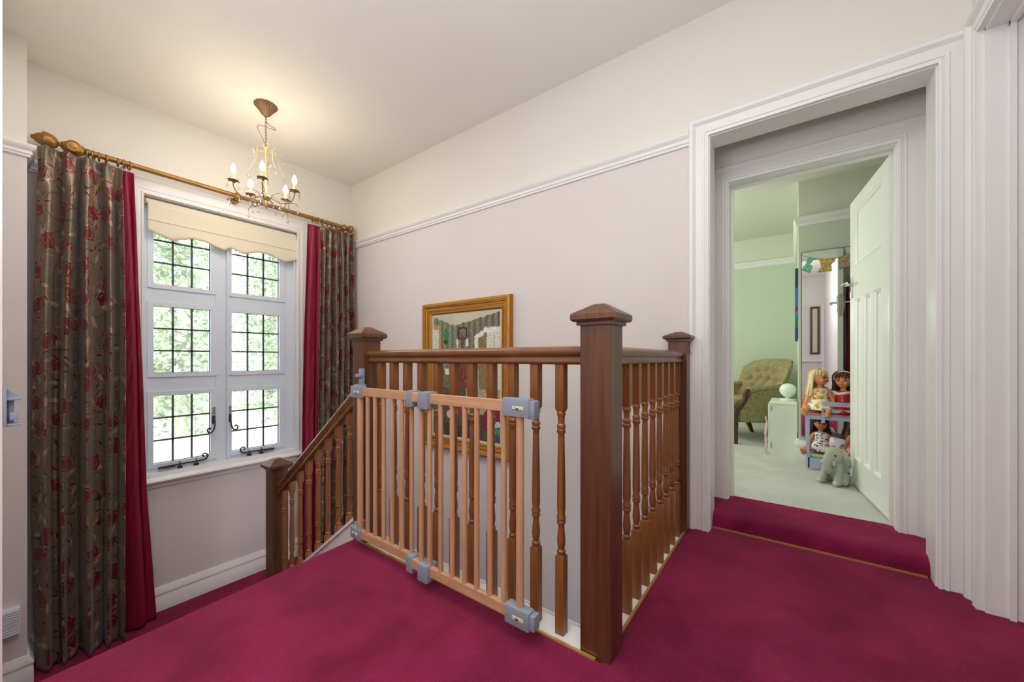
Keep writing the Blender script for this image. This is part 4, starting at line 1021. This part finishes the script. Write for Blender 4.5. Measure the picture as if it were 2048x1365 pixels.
# framed mirror on the west end wall, seen only in the bedroom mirror
t = thing('hall_mirror', 'dark wood framed hall mirror reflected in the bedroom mirror', 'mirror', (XW+.02, -.43, 1.05))
m = MB(); m.casing([(0, 0), (0, .02), (.02, .03), (.045, .02), (.045, 0)], -.46, -.37, 1.10, 2.12, lambda a, b, h: (XW+.001+h, a, b), True); m.build('frame', M['dark_wood'], t)
m = MB(); m.box((XW+.002, -.46, 1.10), (XW+.012, -.37, 2.12)); m.build('glass', M['slip'], t)
m = MB(); m.box((XW, -.58, 0), (XW+.03, -.535, 2.2)); m.box((XW, -.535, .88), (XW+.05, .6, .93)); struct(m, 'trim_16', M['trim'])

# ------------------------------------------------------------------ outside
m = MB(); m.box((-30, 4.6, -2.4), (60, 90, -2.2)); struct(m, 'ground', M['ground'])
def tree(x, y, h, w, label, seed):
    t = thing('tree', label, 'tree', (x, y, -2.2), 0, 'trees beyond the window'); rr = random.Random(seed)
    m = MB(); m.tube([(x, y, -2.2), (x+.1, y, h*.3), (x+.2, y, h*.6)], [.28, .1], 10, sub=4); m.build('trunk', M['trunk'], t, True)
    m = MB()
    cl = [(x+rr.uniform(-1, 1)*w*.7, y+rr.uniform(-1, 1)*w*.5, -1.6+rr.random()*h) for _ in range(26)]
    for _ in range(4200):
        c = cl[rr.randrange(26)]; q = w*.32
        g = lambda: max(-1.6, min(1.6, rr.gauss(0, 1)))
        p = Vector((c[0]+g()*q*1.5, c[1]+g()*q*1.5, max(-2.1, c[2]+g()*q*1.7)))
        a = Vector((rr.gauss(0, 1), rr.gauss(0, 1), rr.gauss(0, 1))).normalized(); b = a.orthogonal().normalized(); s_ = rr.uniform(.07, .19)
        m.bm.faces.new([m.bm.verts.new(p+v) for v in (a*s_, b*s_*.6, -a*s_, -b*s_*.6)])
    m.build('foliage', M['leaf'], t)
for i, (x, y, h, w, l) in enumerate([(4.4, 20, 9, 1.3, 'sunlit green tree in the left panes of the window view'), (8.32, 20.5, 9, 1.3, 'sunlit green tree in the right panes of the window view'), (5.4, 28, 12, 1.85, 'taller tree farther off, seen in the left panes of the window'), (11.0, 28.5, 12, 1.85, 'taller pale tree farther off, seen in the right panes of the window')]): tree(x, y, h, w, l, 30+i)

# ------------------------------------------------------------------ light
w = bpy.data.worlds.new('World'); sc.world = w; w.use_nodes = True
bg = w.node_tree.nodes['Background']; bg.inputs[0].default_value = (.93, .97, 1, 1); bg.inputs[1].default_value = 3.6
def lamp(name, typ, loc, power, col=(1, 1, 1), size=.1, look=None, sy=None):
    l = bpy.data.lights.new(name, typ); l.energy = power; l.color = col
    if typ == 'AREA':
        l.size = size
        if sy: l.shape = 'RECTANGLE'; l.size_y = sy
    elif typ == 'POINT': l.shadow_soft_size = size
    elif typ == 'SUN': l.angle = math.radians(1)
    o = bpy.data.objects.new(name, l); C.objects.link(o); o.location = loc
    if look: o.rotation_euler = (Vector(look)-Vector(loc)).to_track_quat('-Z', 'Y').to_euler()
    return o
lamp('sun', 'SUN', (0, 0, 20), 4.2, (1, .98, .94), look=(6, 20, 0))
HC = (.95, 1, .975)
lamp('hall_overhead_fill', 'AREA', (.2, .45, 2.84), 25, HC, 1.3, (.2, .45, 0))  # overhead area fill added out of view to brighten the landing
lamp('hall_point_fill', 'POINT', (-1.1, 1.0, 1.75), 22, HC, .30)  # added point fill behind the camera, lifts walls and ceiling
lamp('hall_point_fill', 'POINT', (-.55, .42, 1.7), 19, HC, .30)  # second added point fill, also out of view
lamp('hall_up_fill', 'AREA', (-.35, .55, 1.3), 35, HC, .9, (-.15, .8, 4))  # up-facing area fill added out of frame to brighten the ceiling
lamp('stair_fill', 'AREA', (.75, 2.75, 2.84), 11, (1, .96, .9), .8, (.75, 2.75, 0))  # area fill added above the stairs beside the chandelier
lamp('bedroom_side_fill', 'AREA', (4.0, 2.5, 1.5), 34, (1, 1, .94), 1.6, (4.2, 0, 1.1))  # added area light standing in for an unseen bedroom window
lamp('bedroom_point_fill', 'POINT', (3.7, 1.3, 1.6), 17, (1, 1, .93), .2)  # point fill added to brighten the bedroom and its ceiling
lamp('passage_fill', 'AREA', (1.75, YN-.3, 2.22), 8, (.82, .91, 1), .4, (1.75, YN-.3, 0))  # cool area fill added to brighten the near door jamb
for i in range(5):
    a = A0+i*2*PI/5
    lamp('bulb_light', 'POINT', (CX+.2*math.cos(a), CY+.2*math.sin(a), 2.315), 3.8, (1, .84, .6), .03)

# ------------------------------------------------------------------ camera
cam = bpy.data.cameras.new('Camera'); co = bpy.data.objects.new('Camera', cam); C.objects.link(co)
cam.sensor_width = 36; cam.lens = 36*760/2048; cam.shift_y = 35.5/2048; cam.clip_start = .02
co.location = (0, 0, .95); co.rotation_euler = (PI/2, 0, math.radians(36.45-90))
sc.camera = co
sc.cycles.max_bounces = 8; sc.cycles.diffuse_bounces = 5; sc.cycles.use_adaptive_sampling = True; sc.cycles.adaptive_threshold = .025; sc.cycles.transparent_max_bounces = 12
sc.cycles.sample_clamp_indirect = 6
